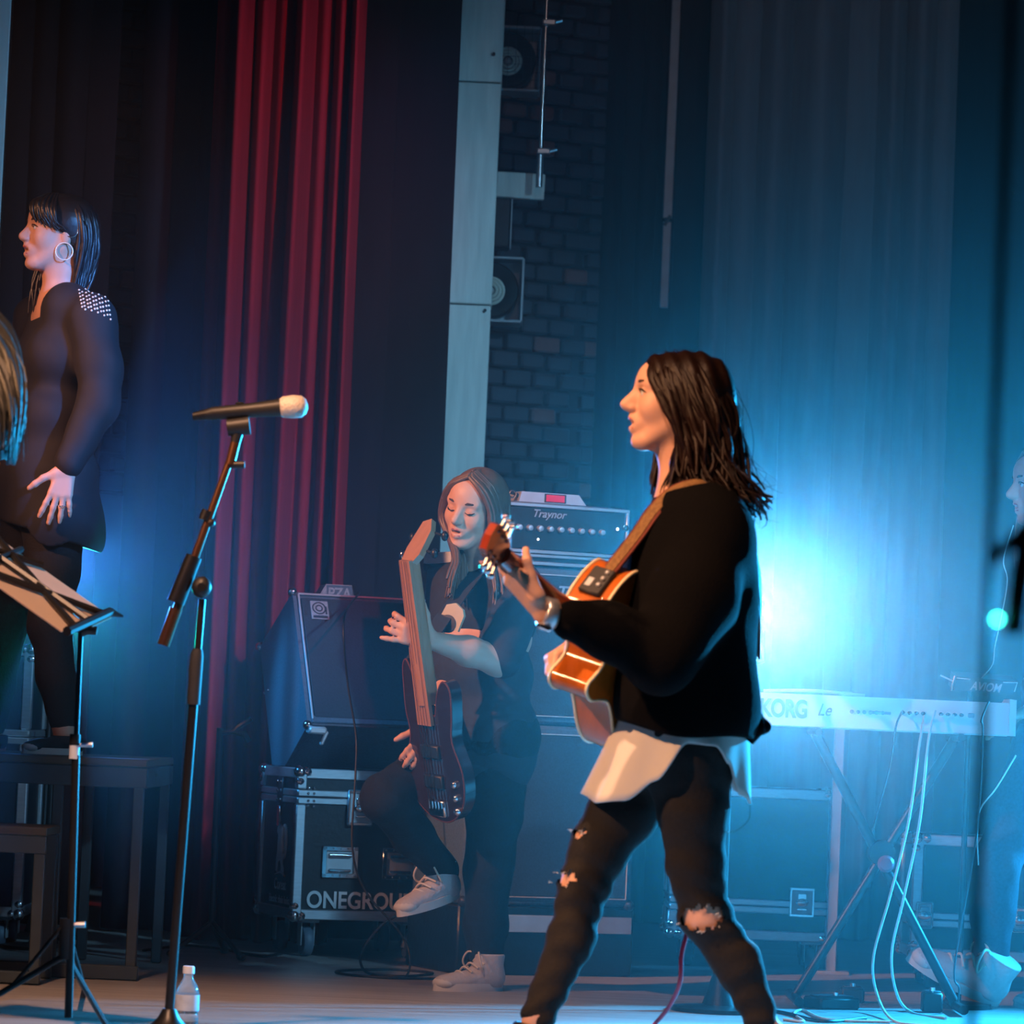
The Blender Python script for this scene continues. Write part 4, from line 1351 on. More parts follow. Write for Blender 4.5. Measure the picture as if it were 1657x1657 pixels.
put('post', MB().box((0, 0, 0.46), (0.035, 0.035, 0.90), None, 0.003), M_ALUMATT, sp)
put('foot_plate', MB().box((0, 0, 0.006), (0.12, 0.12, 0.012), None, 0.002), M_ALUMATT, sp)
# vertical post right of the lettered case
q = on_floor(722, 1558)
sp2 = thing('steel_post', 'dim steel post between the lettered case and the standing shoe', 'post', (q.x, q.y + 0.02, 0))
put('post', MB().box((0, 0, 0.16), (0.03, 0.02, 0.30), None, 0.003), M_STEELBLUE, sp2)
put('foot_plate', MB().box((0, 0, 0.005), (0.06, 0.06, 0.01), None, 0.002), M_STEELBLUE, sp2)


# ================================================================== CABLES AND FLOOR CLUTTER
def cable(label, pts, r, m, n=8, name='cable'):
    o = put(name, MB().tube(spline(pts, n), r, 8), m, None, 70)
    b = V(pts[0])
    o.data.transform(Matrix.Translation(-b))
    o.location = b
    return tag(o, label, 'cable')


def fl_(px, py, r=0.004):
    p = on_floor(px, py)
    p.z = r
    return p


kc = KY - 0.03
cable('pale cable looping from the keyboard sockets to the floor, left of two', [P(1497, 1152, kc), P(1487, 1210, kc - 0.05), P(1470, 1330, kc - 0.06), P(1440, 1450, kc - 0.06), P(1413, 1550, kc - 0.05), P(1420, 1612, kc - 0.02), fl_(1446, 1654), fl_(1500, 1662)], 0.0042, M_WIREWHITE)
cable('pale cable looping from the keyboard sockets to the floor, right of two', [P(1513, 1150, kc), P(1502, 1200, kc - 0.05), P(1488, 1330, kc - 0.06), P(1463, 1450, kc - 0.06), P(1443, 1540, kc - 0.04), P(1450, 1605, kc - 0.02), fl_(1474, 1640), fl_(1530, 1650)], 0.0042, M_WIREWHITE)
cable('dark cable hanging from the left keyboard sockets', [P(1461, 1150, kc), P(1450, 1175, kc - 0.04), P(1440, 1240, kc - 0.03), P(1412, 1345, kc + 0.05)], 0.003, M_STEELBLUE)
cable('dark cable hanging behind the right end of the keyboard', [P(1600, 1135, kc - 0.03), P(1588, 1165, kc - 0.06), P(1590, 1190, kc - 0.05), P(1580, 1350, kc - 0.02), P(1545, 1560, kc - 0.02), P(1552, 1600, kc), fl_(1548, 1636)], 0.003, M_STEELBLUE)
cable('thin pale earphone wire rising from the monitor mixer', [P(1588, 1098, MXY), P(1606, 1075, MXY), P(1610, 1045, MXY), P(1620, 1000, MXY), P(1630, 940, MXY), P(1624, 905, MXY), P(1640, 850, MXY)], 0.0018, M_WIREWHITE)
cable('crossed thin wires hanging at the right edge of the keyboard stand', [P(1644, 1222, KY), P(1612, 1275, KY), P(1586, 1310, KY), P(1581, 1350, KY), P(1583, 1400, KY)], 0.0022, M_WIREWHITE)
cable('red instrument cable trailing from the walking guitarist to the floor', [P(1150, 1230, 9.28), P(1125, 1400, 9.3), P(1113, 1500, 9.22), P(1103, 1545, 9.2), P(1100, 1590, 9.2), P(1082, 1630, 9.25), P(1048, 1672, 9.3), P(1010, 1735, 9.3)], 0.0055, M_WIRERED)
cable('thin black cable hanging in front of the tilted bass cabinet', [kb.matrix_basis @ front(0.235, fl + 0.005, 0.01), P(557, 1000, 12.3), P(562, 1100, 12.3), P(576, 1190, 12.3), P(575, 1260, 12.25), P(570, 1370, 12.2), P(590, 1440, 12.2), P(640, 1500, 12.2), P(662, 1540, 12.2), fl_(655, 1583), fl_(600, 1580)], 0.0035, M_WIREBLK)
cable('black cable coiled on the floor before the lettered case', [P(640, 1482, 12.4), P(615, 1500, 12.35), P(588, 1535, 12.3), P(584, 1560, 12.25), fl_(600, 1578), fl_(650, 1582), fl_(700, 1577), fl_(640, 1571), fl_(560, 1572), fl_(548, 1577), fl_(620, 1584), fl_(705, 1586)], 0.0045, M_WIREBLK)
cable('black cable lying across the floor behind the walking guitarist', [fl_(1088, 1634), fl_(1130, 1637), fl_(1180, 1633), fl_(1260, 1640), fl_(1330, 1655), fl_(1400, 1650)], 0.006, M_WIREBLK)
cable('pale cable curling on the floor below the X stand', [fl_(1268, 1652), fl_(1300, 1655), fl_(1285, 1643), fl_(1300, 1637), fl_(1340, 1652), fl_(1440, 1656)], 0.004, M_WIREWHITE)
cable('dark cable running along the floor below the left platform', [fl_(232, 1540), fl_(300, 1532), fl_(360, 1538), fl_(420, 1549), fl_(455, 1545)], 0.005, M_WIREBLK)


def pedal(label, px, py, w, d, h, m=M_BLKPLASTIC, rot=0.0):
    q = on_floor(px, py)
    t = thing('foot_pedal', label, 'pedal', (q.x, q.y, 0), (0, 0, rot), 'pedals and boxes on the floor')
    put('housing', MB().box((0, 0, h / 2), (w, d, h), None, 0.006), m, t)
    put('plate', MB().box((0, 0, h + 0.002), (w * .8, d * .7, 0.005), None, 0.002), M_STEELBLUE, t)
    put('switch', MB().cyl((0, -d * .2, h), (0, -d * .2, h + 0.014), 0.009, None, 10), M_CHROME, t)
    return t


pedal('long sustain pedal lying below the X stand', 1345, 1632, 0.14, 0.10, 0.035, M_BLKPLASTIC, 0.5)
pedal('small square pedal right of the sustain pedal below the X stand', 1378, 1622, 0.07, 0.08, 0.045)
pedal('small black power box by the foot of the X stand', 1507, 1638, 0.06, 0.06, 0.06)
pedal('low floor box just behind the trailing leg of the guitarist', 1190, 1636, 0.06, 0.05, 0.03)


# ================================================================== PEOPLE
def basis(fwd, up):
    x = V(fwd).normalized()
    z = (V(up) - x * V(up).dot(x)).normalized()
    return x, z.cross(x), z


def head_matrix(c, fwd, up, s=1.0):
    x, y, z = basis(fwd, up)
    return frame4(c, x, y, z), s


def add_head(d, M, s, mouth=0.5, nose=1.0, crown=1.0):
    """face and skull as one smooth solid; local x forward, y left, z up"""
    def E(c, r, k=0.012, sub=False):
        d.ell([q * s for q in c], [q * s for q in r], M, k * s, sub)

    def C(a, b, ra, rb, k=0.012, sub=False):
        d.cap(M @ V([q * s for q in a]), M @ V([q * s for q in b]), ra * s, rb * s, k * s, sub)
    E((-.016, 0, .036 * crown), (.090, .072, .078 * (0.35 + 0.65 * crown)), 0.01)
    E((.028, 0, -.020), (.054, .060, .086), 0.03)
    E((.045, 0, .045 * crown), (.042, .052, .045), 0.02)
    for y in (-1, 1):
        C((-.005, y * .050, -.045), (.055, y * .022, -.094), .018, .016, 0.03)
        E((.050, y * .036, -.022), (.028, .026, .030), 0.02)
        C((.070, y * .010, .030), (.062, y * .045, .028), .012, .010, 0.015)
        E((-.012, y * .071, -.008), (.017, .008, .030), 0.006)
    E((.068, 0, -.098), (.021, .024, .017), 0.02)
    for y in (-1, 1):
        E((.089, y * .031, .010), (.014, .018, .011), 0.010, True)
        E((.067, y * .031, .008), (.0135, .0150, .0125), 0.004)
    # nose
    C((.078, 0, .018), (.099 + .009 * nose, 0, -.019), .0085, .0105, 0.014)
    C((.080, 0, -.004), (.094 + .004 * nose, 0, -.024), .011, .012, 0.012)
    for y in (-1, 1):
        E((.093, y * .011, -.027), (.010, .0075, .0075), 0.006)
    # mouth
    E((.072, 0, -.058), (.022, .030, .022), 0.015)
    C((.086, -.014, -.049), (.091, 0, -.0475), .0055, .0065, 0.008)
    C((.086, .014, -.049), (.091, 0, -.0475), .0055, .0065, 0.008)
    lo = -.066 - .006 * mouth
    C((.082, -.012, lo), (.087, 0, lo - .002), .006, .0072, 0.008)
    C((.082, .012, lo), (.087, 0, lo - .002), .006, .0072, 0.008)
    E((.090, 0, -.0575 - .003 * mouth), (.019, .0165, .0022 + .0045 * mouth), 0.004, True)
    C((-.022, 0, -.02), (-.030, 0, -.105), .050, .050, 0.03)


def face_bits(body, M, s, off, mouth=0.5, closed=False, brow=M_BROW):
    """eyes, brows and lips"""
    T = lambda x, y, z: M @ V((x * s, y * s, z * s)) - V(off)
    R = M.to_3x3()
    for y in (-1, 1):
        if not closed:
            e = put('eye', MB().ball(T(.0695, y * .031, .008), .0125 * s, 16, 10), M_EYE, body, 80)
            put('iris', MB().ball(T(.0785, y * .031, .0085), (.004 * s, .0055 * s, .0055 * s), 12, 8, R), M_IRIS, e, 80)
        put('eyelash', MB().tube([T(.0815, y * .017, .011), T(.0845, y * .028, .0155), T(.0805, y * .040, .0135), T(.073, y * .048, .008)] if not closed else
                                 [T(.0805, y * .018, .003), T(.0835, y * .030, .0005), T(.0785, y * .041, .002), T(.072, y * .047, .006)],
                                 [.0012 * s, .0022 * s, .0024 * s, .001 * s], 6), M_IRIS, body, 80)
        put('eyebrow', MB().tube([T(.0835, y * .012, .0285), T(.084, y * .026, .0325), T(.076, y * .040, .0325), T(.065, y * .049, .027)],
                                 [.003 * s, .0042 * s, .0036 * s, .0015 * s], 6), brow, body, 80)
    put('upper_lip', MB().tube([T(.0815, -.022, -.0545), T(.0895, -.012, -.0500), T(.0945, -.004, -.0485), T(.0935, 0, -.0495), T(.0945, .004, -.0485), T(.0895, .012, -.0500), T(.0815, .022, -.0545)],
                               [.0015 * s, .0042 * s, .0048 * s, .0046 * s, .0048 * s, .0042 * s, .0015 * s], 8), M_LIP, body, 80)
    lo = -.066 - .006 * mouth
    put('lower_lip', MB().tube([T(.0805, -.021, -.0565), T(.0865, -.012, lo), T(.0905, 0, lo - .002), T(.0865, .012, lo), T(.0805, .021, -.0565)],
                               [.0015 * s, .0050 * s, .0060 * s, .0050 * s, .0015 * s], 8), M_LIP, body, 80)
    if mouth > 0.3:
        put('teeth', MB().tube([T(.076, -.013, -.0545), T(.083, 0, -.0540), T(.076, .013, -.0545)], .0032 * s, 6), M_EYE, body, 80)


def add_hand(d, w, dr, t, n, curl, spread=6, thumb=(0.6, 0.6, 0.35), s=1.0, k=0.006):
    """palm and five fingers; w wrist, dr along the palm, t towards the thumb, n out of the palm"""
    dr = V(dr).normalized()
    n = (V(n) - dr * V(n).dot(dr)).normalized()
    t0 = n.cross(dr)
    t = t0 if t0.dot(V(t)) > 0 else -t0
    w = V(w)
    offs = (0.027, 0.009, -0.009, -0.025)
    Ls = (0.070, 0.078, 0.072, 0.056)
    for i in range(4):
        kn = w + dr * (0.083 - 0.004 * abs(i - 1)) * s + t * offs[i] * s
        d.cap(w + dr * 0.008 * s + t * offs[i] * 0.6 * s, kn, 0.0135 * s, 0.0105 * s, 0.012)
        sp = math.radians(spread) * (1.2, 0.3, -0.5, -1.4)[i]
        f = (dr * math.cos(sp) + t * math.sin(sp)).normalized()
        side = f.cross(n).normalized()
        p = kn
        c = curl[i] if hasattr(curl[0], '__len__') else curl
        r = 0.0092 if i < 3 else 0.008
        ang = 0.0
        for j, frac in enumerate((0.45, 0.31, 0.24)):
            ang += math.radians(c[j])
            q = p + (f * math.cos(ang) + n * math.sin(ang)) * Ls[i] * frac * 1.12 * s
            d.cap(p, q, r * s * (1 - .07 * j), r * s * (1 - .07 * (j + 1)), k)
            p = q
    b = w + dr * 0.022 * s + t * 0.026 * s
    d.cap(w + dr * 0.012 * s, b, 0.014 * s, 0.0145 * s, 0.012)
    a1 = (t * thumb[0] + dr * thumb[1] + n * thumb[2]).normalized()
    a2 = (a1 + dr * 0.35 + n * 0.25).normalized()
    p1 = b + a1 * 0.040 * s
    p2 = p1 + a2 * 0.030 * s
    d.cap(b, p1, 0.0145 * s, 0.0105 * s, 0.010)
    d.cap(p1, p2, 0.0105 * s, 0.0098 * s, k)
    d.cap(p2, p2 + (a2 + n * 0.2).normalized() * 0.022 * s, 0.0098 * s, 0.008 * s, k)


def hair_locks(mb, guides, n, r0=0.012, wave=0.008, jit=0.010, seg=14, sides=5, seed=1, tip=0.2):
    """locks swept between neighbouring guide curves"""
    r = random.Random(seed)
    G = [spline(g, 6) for g in guides]

    def at(c, u):
        x = u * (len(c) - 1)
        i = min(int(x), len(c) - 2)
        return c[i].lerp(c[i + 1], x - i)
    for _ in range(n):
        x = r.uniform(0, len(G) - 1)
        i = min(int(x), len(G) - 2)
        f = x - i
        end = r.uniform(0.82, 1.03)
        ph, am = r.uniform(0, 6.3), wave * r.uniform(0.4, 1.5)
        fr = r.uniform(7, 13)
        o = V((r.gauss(0, 1), r.gauss(0, 1), r.gauss(0, .6)))
        w1, w2 = V((r.gauss(0, 1), r.gauss(0, 1), r.gauss(0, 1))).normalized(), V((r.gauss(0, 1), r.gauss(0, 1), 0)).normalized()
        pts, rad = [], []
        for k in range(seg + 1):
            u = k / seg * end
            p = at(G[i], min(u, 1)).lerp(at(G[i + 1], min(u, 1)), f)
            g = min(1, u * 2.2)
            p = p + o * jit * (0.35 + 0.65 * u) + (w1 * math.sin(ph + fr * u) + w2 * math.cos(ph + fr * u)) * am * g * u
            pts.append(p)
            rad.append(r0 * (0.55 + 0.45 * min(1, u * 4)) * (1 - (1 - tip) * max(0, (u - 0.45) / 0.55) ** 1.3) * r.uniform(0.85, 1.1))
        mb.tube(pts, rad, sides)


def sneaker(root, heel, toe, up, name='sneaker', upper=M_CANVAS, sole=M_SOLE, lace=M_LACE, high=0.115, laces=True, lift=0.0):
    """canvas shoe with rubber sole and laces, in the frame heel -> toe"""
    off = V(root.location)
    heel, toe = V(heel), V(toe)
    x, y, z = basis(toe - heel, up)
    L = (toe - heel).length
    k = L / 0.25
    M = frame4(heel, x, y, z)
    Mi = frame4(heel - off, x, y, z)
    d = SDF(0.0045, 0.02)
    for (cx, cz, rx, ry, rz) in ((.035, .040, .040, .034, .040), (.085, .040, .055, .036, .040), (.150, .030, .055, .042, .030), (.205, .026, .042, .040, .024)):
        d.ell((cx * k, 0, cz * k), (rx * k, ry * k, rz * k), M, 0.02)
    d.cap(M @ V((.045 * k, 0, .05 * k)), M @ V((.040 * k, 0, high * k)), .038 * k, .040 * k, 0.02)
    d.cap(M @ V((.075 * k, 0, .06 * k)), M @ V((.070 * k, 0, high * k * .95)), .032 * k, .030 * k, 0.02)
    c = np.array(heel)
    zz = np.array(z)
    up_ = put_soft('upper', d.mesh('upper', off, None, lambda X: np.maximum(((X - c) @ zz) - high * k, 0.012 * k - (X - c) @ zz)), upper, root)
    up_.name = name
    prof = []
    for i in range(28):
        a = 2 * PI * i / 28
        px = .124 + .128 * math.cos(a)
        wy = (.040 + .006 * math.cos(a) - .005 * math.cos(2 * a + .6)) * math.sin(a)
        prof.append((px * k, wy * k))
    put('sole', MB().prism(prof, lambda p: Mi @ V((p[0], p[1], 0)), lambda p: Mi @ V((p[0] * .99, p[1] * 1.02, .024 * k))), sole, up_, 50)
    put('toe_cap', MB().ball(Mi @ V((.212 * k, 0, .024 * k)), (.038 * k, .040 * k, .022 * k), 16, 10, M.to_3x3()), sole, up_, 80)
    if laces:
        for i in range(5):
            px, pz = .165 - .022 * i, .055 + .0125 * i
            put('lace', MB().tube(spline([Mi @ V((px * k, -.030 * k, (pz - .012) * k)), Mi @ V((px * k, 0, (pz + .007) * k)), Mi @ V(((px - .012) * k, .030 * k, (pz - .008) * k))], 5), .0034 * k, 6), lace, up_, 80)
        for sy in (-1, 1):
            put('lace_bow', MB().tube(spline([Mi @ V((.085 * k, 0, .112 * k)), Mi @ V((.11 * k, sy * .03 * k, .12 * k)), Mi @ V((.115 * k, sy * .052 * k, .09 * k)), Mi @ V((.10 * k, sy * .045 * k, .07 * k)), Mi @ V((.085 * k, 0, .108 * k))], 5), .0032 * k, 6), lace, up_, 80)
    return up_


def limb(d, pts, rad, k=0.025):
    d.chain(pts, rad, k)


def rot_about(axis, deg):
    return Matrix.Rotation(math.radians(deg), 3, axis)


# ------------------------------------------------------------------ 1. the walking guitarist
Y1 = 9.0
J = lambda px, py, dy=0.0: P(px, py, Y1 + dy)
b1 = J(1080, 1732, 0)
b1.z = 0
p1 = thing('person', 'singing person in black sweater and ripped jeans walking with an acoustic guitar', 'person', b1)
HM, HS = head_matrix(J(1092, 647, -0.01), (-1, -0.12, 0.04), (0.04, -0.03, 1), 1.06)

nearleg = [J(1120, 1212, -.085), J(1121, 1310, -.085), J(1126, 1400, -.075), J(1141, 1482, -.065), J(1194, 1560, -.055), J(1230, 1645, -.05), J(1240, 1690, -.05)]
nearr = [.088, .079, .064, .057, .052, .040, .036]
farleg = [J(1075, 1215, .085), J(1010, 1310, .08), J(972, 1370, .07), J(945, 1432, .06), J(924, 1520, .05), J(872, 1640, .04), J(855, 1690, .04)]
farr = [.090, .080, .068, .058, .052, .041, .037]
neck0 = J(1102, 806, 0.0)
body = SDF(0.0045, 0.02)
add_head(body, HM, HS, 0.6, 1.15, 0.82)
body.cap(HM @ V((-.025, 0, -.07)), neck0, .050, .056, 0.03)
for a, r, hw in ((J(1112, 850), .075, .09), (J(1108, 940), .10, .06), (J(1108, 1040), .10, .05), (J(1106, 1130), .10, .05), (J(1104, 1195), .105, .055)):
    body.cap(a + V((0, -hw, 0)), a + V((0, hw, 0)), r, r, 0.06)
shl, ell_, wrl = J(1143, 862, -.165), J(1072, 1052, -.33), J(880, 992, -.425)
shr, elr, wrr = J(1105, 862, .165), J(1030, 1030, .22), J(935, 1040, .07)
limb(body, [shl, ell_, wrl], [.05, .036, .026])
limb(body, [shr, elr, wrr], [.05, .036, .026])
add_hand(body, wrl + V((-.012, -.003, .012)), (-.68, -.12, .72), (-.3, -.88, .35), (.70, .45, .55), [(6, 24, 26), (10, 30, 28), (14, 36, 30), (20, 40, 30)], 5, (0.12, .80, .34), 1.12)
add_hand(body, wrr, (-.75, -.45, -.45), (-.1, -.5, .6), (.75, .2, -.6), [(45, 60, 45), (50, 65, 45), (55, 65, 45), (60, 65, 45)], 3, (0.4, .9, .5), 1.0)
limb(body, nearleg, [r - .009 for r in nearr])
limb(body, farleg, [r - .009 for r in farr])
heel1, toe1 = J(1268, 1712, -.05), J(1120, 1733, -.05)
toe1.z = 0.012
heel1.z = 0.06
heel2, toe2 = J(890, 1725, .04), J(715, 1725, .04)
heel2.z, toe2.z = 0.0, 0.03
body.cap(heel1 + V((-.02, 0, .05)), toe1 + V((.06, 0, .03)), .03, .025)
body.cap(heel2 + V((-.03, 0, .05)), toe2 + V((.06, 0, .03)), .03, .025)
bo = put_soft('body', body.mesh('body', b1), M_SKIN, p1)
face_bits(bo, HM, HS, b1, 0.6)

# jeans with torn knees
jd = SDF(0.0065, 0.025)
limb(jd, nearleg[:-1], nearr[:-1])
limb(jd, farleg[:-1], farr[:-1])
for a, r, hw in ((J(1106, 1160), .118, .055), (J(1102, 1205), .122, .06)):
    jd.cap(a + V((0, -hw, 0)), a + V((0, hw, 0)), r, r, 0.05)
holes = [(J(1133, 1486, -.125), (.056, .05, .027)), (J(910, 1421, .03), (.036, .07, .015)), (J(932, 1349, .02), (.024, .06, .008))]


def torn(c):
    m = np.zeros(len(c), bool)
    for o, r in holes:
        q = (c - np.array(o))
        q[:, 2] += 0.006 * np.sin(q[:, 0] * 260) - 0.15 * q[:, 0]
        m |= ((q / np.array(r)) ** 2).sum(axis=1) < 1
    return m


def jean_folds(X):
    near_knee = np.exp(-((X[:, 2] - J(1130, 1470).z) / 0.10) ** 2)
    ank = np.exp(-((X[:, 2] - J(1230, 1660).z) / 0.07) ** 2)
    return (0.0006 + 0.0022 * near_knee + 0.0025 * ank) * np.sin(X[:, 2] * 110 + 2.2 * np.sin(X[:, 0] * 28) + X[:, 1] * 30)


jo = put_soft('jeans', jd.mesh('jeans', b1, jean_folds, None, torn), M_JEANS, p1)
fr = MB()
r = random.Random(5)
for o, rr in holes:
    for i in range(9):
        s = r.uniform(-1, 1)
        a = V(o) + V((s * rr[0] * .9, -rr[1] * .25, rr[2] * (1 - s * s) ** .5 * r.choice((-1, 1)))) - b1
        fr.tube([a, a + V((r.uniform(-.012, .004), r.uniform(-.01, 0), r.uniform(-.008, .008)))], .0007, 4)
put('frayed_threads', fr, M_SHIRT, jo, 0)['kind'] = 'stuff'

# white shirt showing below the sweater
pc_ = J(1108, 1180, 0)
SA = [(-180, .16, 1.0), (-150, .14, 1.0), (-120, .06, 1.02), (-90, .05, 1.05), (-60, .08, 1.12), (-30, .12, 1.30), (0, .158, 1.42), (25, .176, 1.42), (48, .168, 1.30), (66, .12, 1.15), (90, .032, 1.02), (112, .034, 1.0), (128, .075, 1.0), (145, .145, 1.0), (165, .165, 1.0), (180, .16, 1.0)]


def sa(an):
    for i in range(len(SA) - 1):
        if SA[i][0] <= an <= SA[i + 1][0]:
            f = (an - SA[i][0]) / (SA[i + 1][0] - SA[i][0])
            f = f * f * (3 - 2 * f)
            return [SA[i][j] + (SA[i + 1][j] - SA[i][j]) * f for j in (1, 2)]


vs, fs = [], []
NA, NR = 120, 12
for j in range(NR + 1):
    for i in range(NA):
        an = -180 + 360 * i / NA
        drop, flare = sa(an)
        u = j / NR
        rad = 1 + (flare - 1) * u
        w = 1 + 0.035 * math.sin(math.radians(an) * 9 + 2 * u) * u
        ra = math.radians(an)
        tuck = 1 - 0.10 * (1 - u)
        vs.append(pc_ + V((-math.cos(ra) * .160 * rad * w * tuck, -math.sin(ra) * .205 * (1 + (rad - 1) * .2) * w * tuck, .055 - (.055 + drop) * u)) - b1)
for j in range(NR):
    for i in range(NA):
        i2 = (i + 1) % NA
        fs.append((j * NA + i, j * NA + i2, (j + 1) * NA + i2, (j + 1) * NA + i))
so = put('shirt', MB().add(vs, fs), M_SHIRT, p1, 80)
md = so.modifiers.new('cloth_thickness', 'SOLIDIFY')
md.thickness = 0.004

# loose black sweater
sd = SDF(0.0065, 0.05)
for a, r, hw in ((J(1128, 838), .082, .12), (J(1122, 880), .125, .10), (J(1114, 950), .152, .09), (J(1110, 1040), .160, .085), (J(1109, 1120), .160, .085), (J(1108, 1165), .148, .09)):
    sd.cap(a + V((0, -hw, 0)), a + V((0, hw, 0)), r, r, 0.06)
limb(sd, [shl + V((.01, 0, 0)), J(1125, 960, -.25), ell_ + V((.0, 0, -.01)), J(985, 1024, -.375), J(930, 1005, -.405)], [.098, .096, .080, .062, .048], 0.04)
limb(sd, [shr, elr, J(950, 1035, .09)], [.095, .075, .05], 0.04)
sd.cap(J(1098, 800, 0), J(1112, 835, 0), .062, .09, 0.03)
sd.cap(J(1222, 1172, -.06), J(1236, 1176, -.07), .020, .012, 0.02)
hz0 = J(1110, 1188).z
hemx = J(1110, 1190).x


def hem(X):
    # lower edge dips slightly towards the back; a neck opening at the top
    zc = hz0 - 0.10 * (X[:, 0] - hemx) - 0.01 * np.sin(X[:, 0] * 20)
    arm = X[:, 1] < Y1 - 0.28
    c = np.where(arm, -1.0, zc - X[:, 2])
    top = X[:, 2] - (neck0.z + 0.015 + 0.25 * (X[:, 0] - neck0.x))
    return np.maximum(c, top)


put_soft('sweater', sd.mesh('sweater', b1, folds(0.005, 16, 14, 21, 0.4), hem), M_KNIT, p1)
put('hem_tab', MB().tube(spline([J(1208, 1195, -.08) - b1, J(1225, 1178, -.085) - b1, J(1237, 1175, -.085) - b1], 5), [.02] * 10 + [.014], 8), M_KNIT, p1, 70)

# watch
fa = (ell_ - wrl).normalized()
wc = wrl + fa * 0.010
wt = put('watch_strap', MB().lathe([(.0345, -.014), (.0375, -.011), (.0375, .011), (.0345, .014)], Matrix.Translation(wc - b1) @ fa.to_track_quat('Z', 'Y').to_matrix().to_4x4(), 24), M_ALU, p1, 50)
put('watch_case', MB().box(wc - b1 + V((-.008, -.020, -.029)), (.036, .026, .014), Matrix.Rotation(0.35, 3, 'Y'), 0.004), M_CHROME, wt)
# boots
for h_, t_ in ((heel1, toe1), (heel2, toe2)):
    sneaker(p1, h_, t_, (0, 0, 1), 'boot', M_BLKMETAL, M_RUBBER, M_WIREBLK, 0.10, False)

# hair: cap and wavy locks
hc = SDF(0.006, 0.02)
hc.ell((-.020 * HS, 0, .026 * HS), (.100 * HS, .083 * HS, .080 * HS), HM)
hc.ell((.036 * HS, 0, .040 * HS), (.052 * HS, .060 * HS, .056 * HS), HM)
hc.cap(HM @ V((-.055, .0, .02)), HM @ V((-.075, 0, -.10)), .082, .075, 0.04)
Hi = np.array(HM.inverted())


def face_cut(sl=0.50, x0=0.037, k=0.0):
    def f(X):
        q = X @ Hi[:3, :3].T + Hi[:3, 3]
        return (q[:, 0] - (x0 + sl * q[:, 2] + 0.35 * np.minimum(q[:, 2] + 0.02, 0)))
    return f


ho = put_soft('hair', hc.mesh('hair', b1, lambda X: 0.003 * np.sin(X[:, 0] * 160 + X[:, 2] * 60), face_cut()), M_HAIR, p1)
G1 = [[J(1066, 580, -.005), J(1052, 600, -.058), J(1074, 640, -.088), J(1097, 676, -.094), J(1104, 718, -.090), J(1096, 765, -.078), J(1080, 806, -.07)],
      [J(1078, 576, -.005), J(1072, 602, -.07), J(1090, 650, -.098), J(1106, 705, -.104), J(1112, 760, -.108), J(1118, 800, -.13)],
      [J(1092, 574, 0), J(1100, 600, -.075), J(1122, 655, -.10), J(1140, 715, -.108), J(1148, 765, -.122), J(1172, 800, -.15)],
      [J(1108, 575, 0), J(1130, 598, -.065), J(1155, 655, -.085), J(1168, 715, -.09), J(1178, 765, -.10), J(1202, 802, -.12), J(1228, 838, -.12)],
      [J(1118, 578, 0), J(1150, 603, -.02), J(1180, 655, -.03), J(1188, 715, -.03), J(1192, 762, -.04), J(1212, 790, -.06), J(1230, 800, -.06)],
      [J(1118, 578, .01), J(1148, 605, .04), J(1172, 655, .06), J(1178, 715, .07), J(1182, 765, .07), J(1205, 810, .07), J(1222, 860, .05)],
      [J(1092, 576, .01), J(1100, 602, .07), J(1118, 655, .09), J(1120, 715, .095), J(1115, 770, .10), J(1110, 810, .11)],
      [J(1066, 582, .01), J(1046, 602, .05), J(1062, 645, .078), J(1072, 695, .078), J(1064, 745, .06), J(1056, 785, .045), J(1052, 822, .03)]]
hb = MB()
G1w = [[q - b1 for q in g] for g in G1]
hair_locks(hb, G1w, 240, 0.0100, 0.016, 0.009, 18, 5, 11, 0.12)
hair_locks(hb, G1w[2:6], 90, 0.0065, 0.028, 0.016, 20, 5, 12, 0.1)
hair_locks(hb, G1w[0:1] + [[q + V((0, 0.01, 0)) for q in G1w[0]]], 22, 0.006, 0.006, 0.005, 14, 4, 13, 0.1)
put('hair_locks', hb, M_HAIR, p1, 80)
# stray hairs around the outline
fb = MB()
hair_locks(fb, G1w[2:6], 90, 0.0008, 0.03, 0.026, 18, 3, 21, 0.3)
hair_locks(fb, [[q + V((0, 0, .012)) for q in g[:4]] for g in G1w], 60, 0.0007, 0.01, 0.012, 10, 3, 22, 0.4)
put('stray_hair', fb, M_HAIR, p1, 0)['kind'] = 'stuff'
cable('thin beaded cord looping below the shirt tail of the guitarist', [J(1214, 1302, -.05), J(1212, 1325, -.05), J(1195, 1342, -.05), J(1172, 1350, -.06)], 0.0012, M_WIREBLK, name='cord')

# ------------------------------------------------------------------ acoustic guitar
ga = V((-.41, -.87, .30)).normalized()
gn = V((-1, .38, .34))
gn = (gn - ga * gn.dot(ga)).normalized()
gw = gn.cross(ga).normalized()
if gw.z < 0:
    gw = -gw
GJ = J(908, 985, -.20)            # neck meets body on the front face
g0 = GJ - ga * 0.49
gt = thing('acoustic_guitar', 'glossy amber acoustic guitar with cutaway and cream binding', 'guitar', g0)


def gp(u, v, t):
    return ga * u + gw * v + gn * t


def GPT(u, v, t):
    return gp(u, v, t)


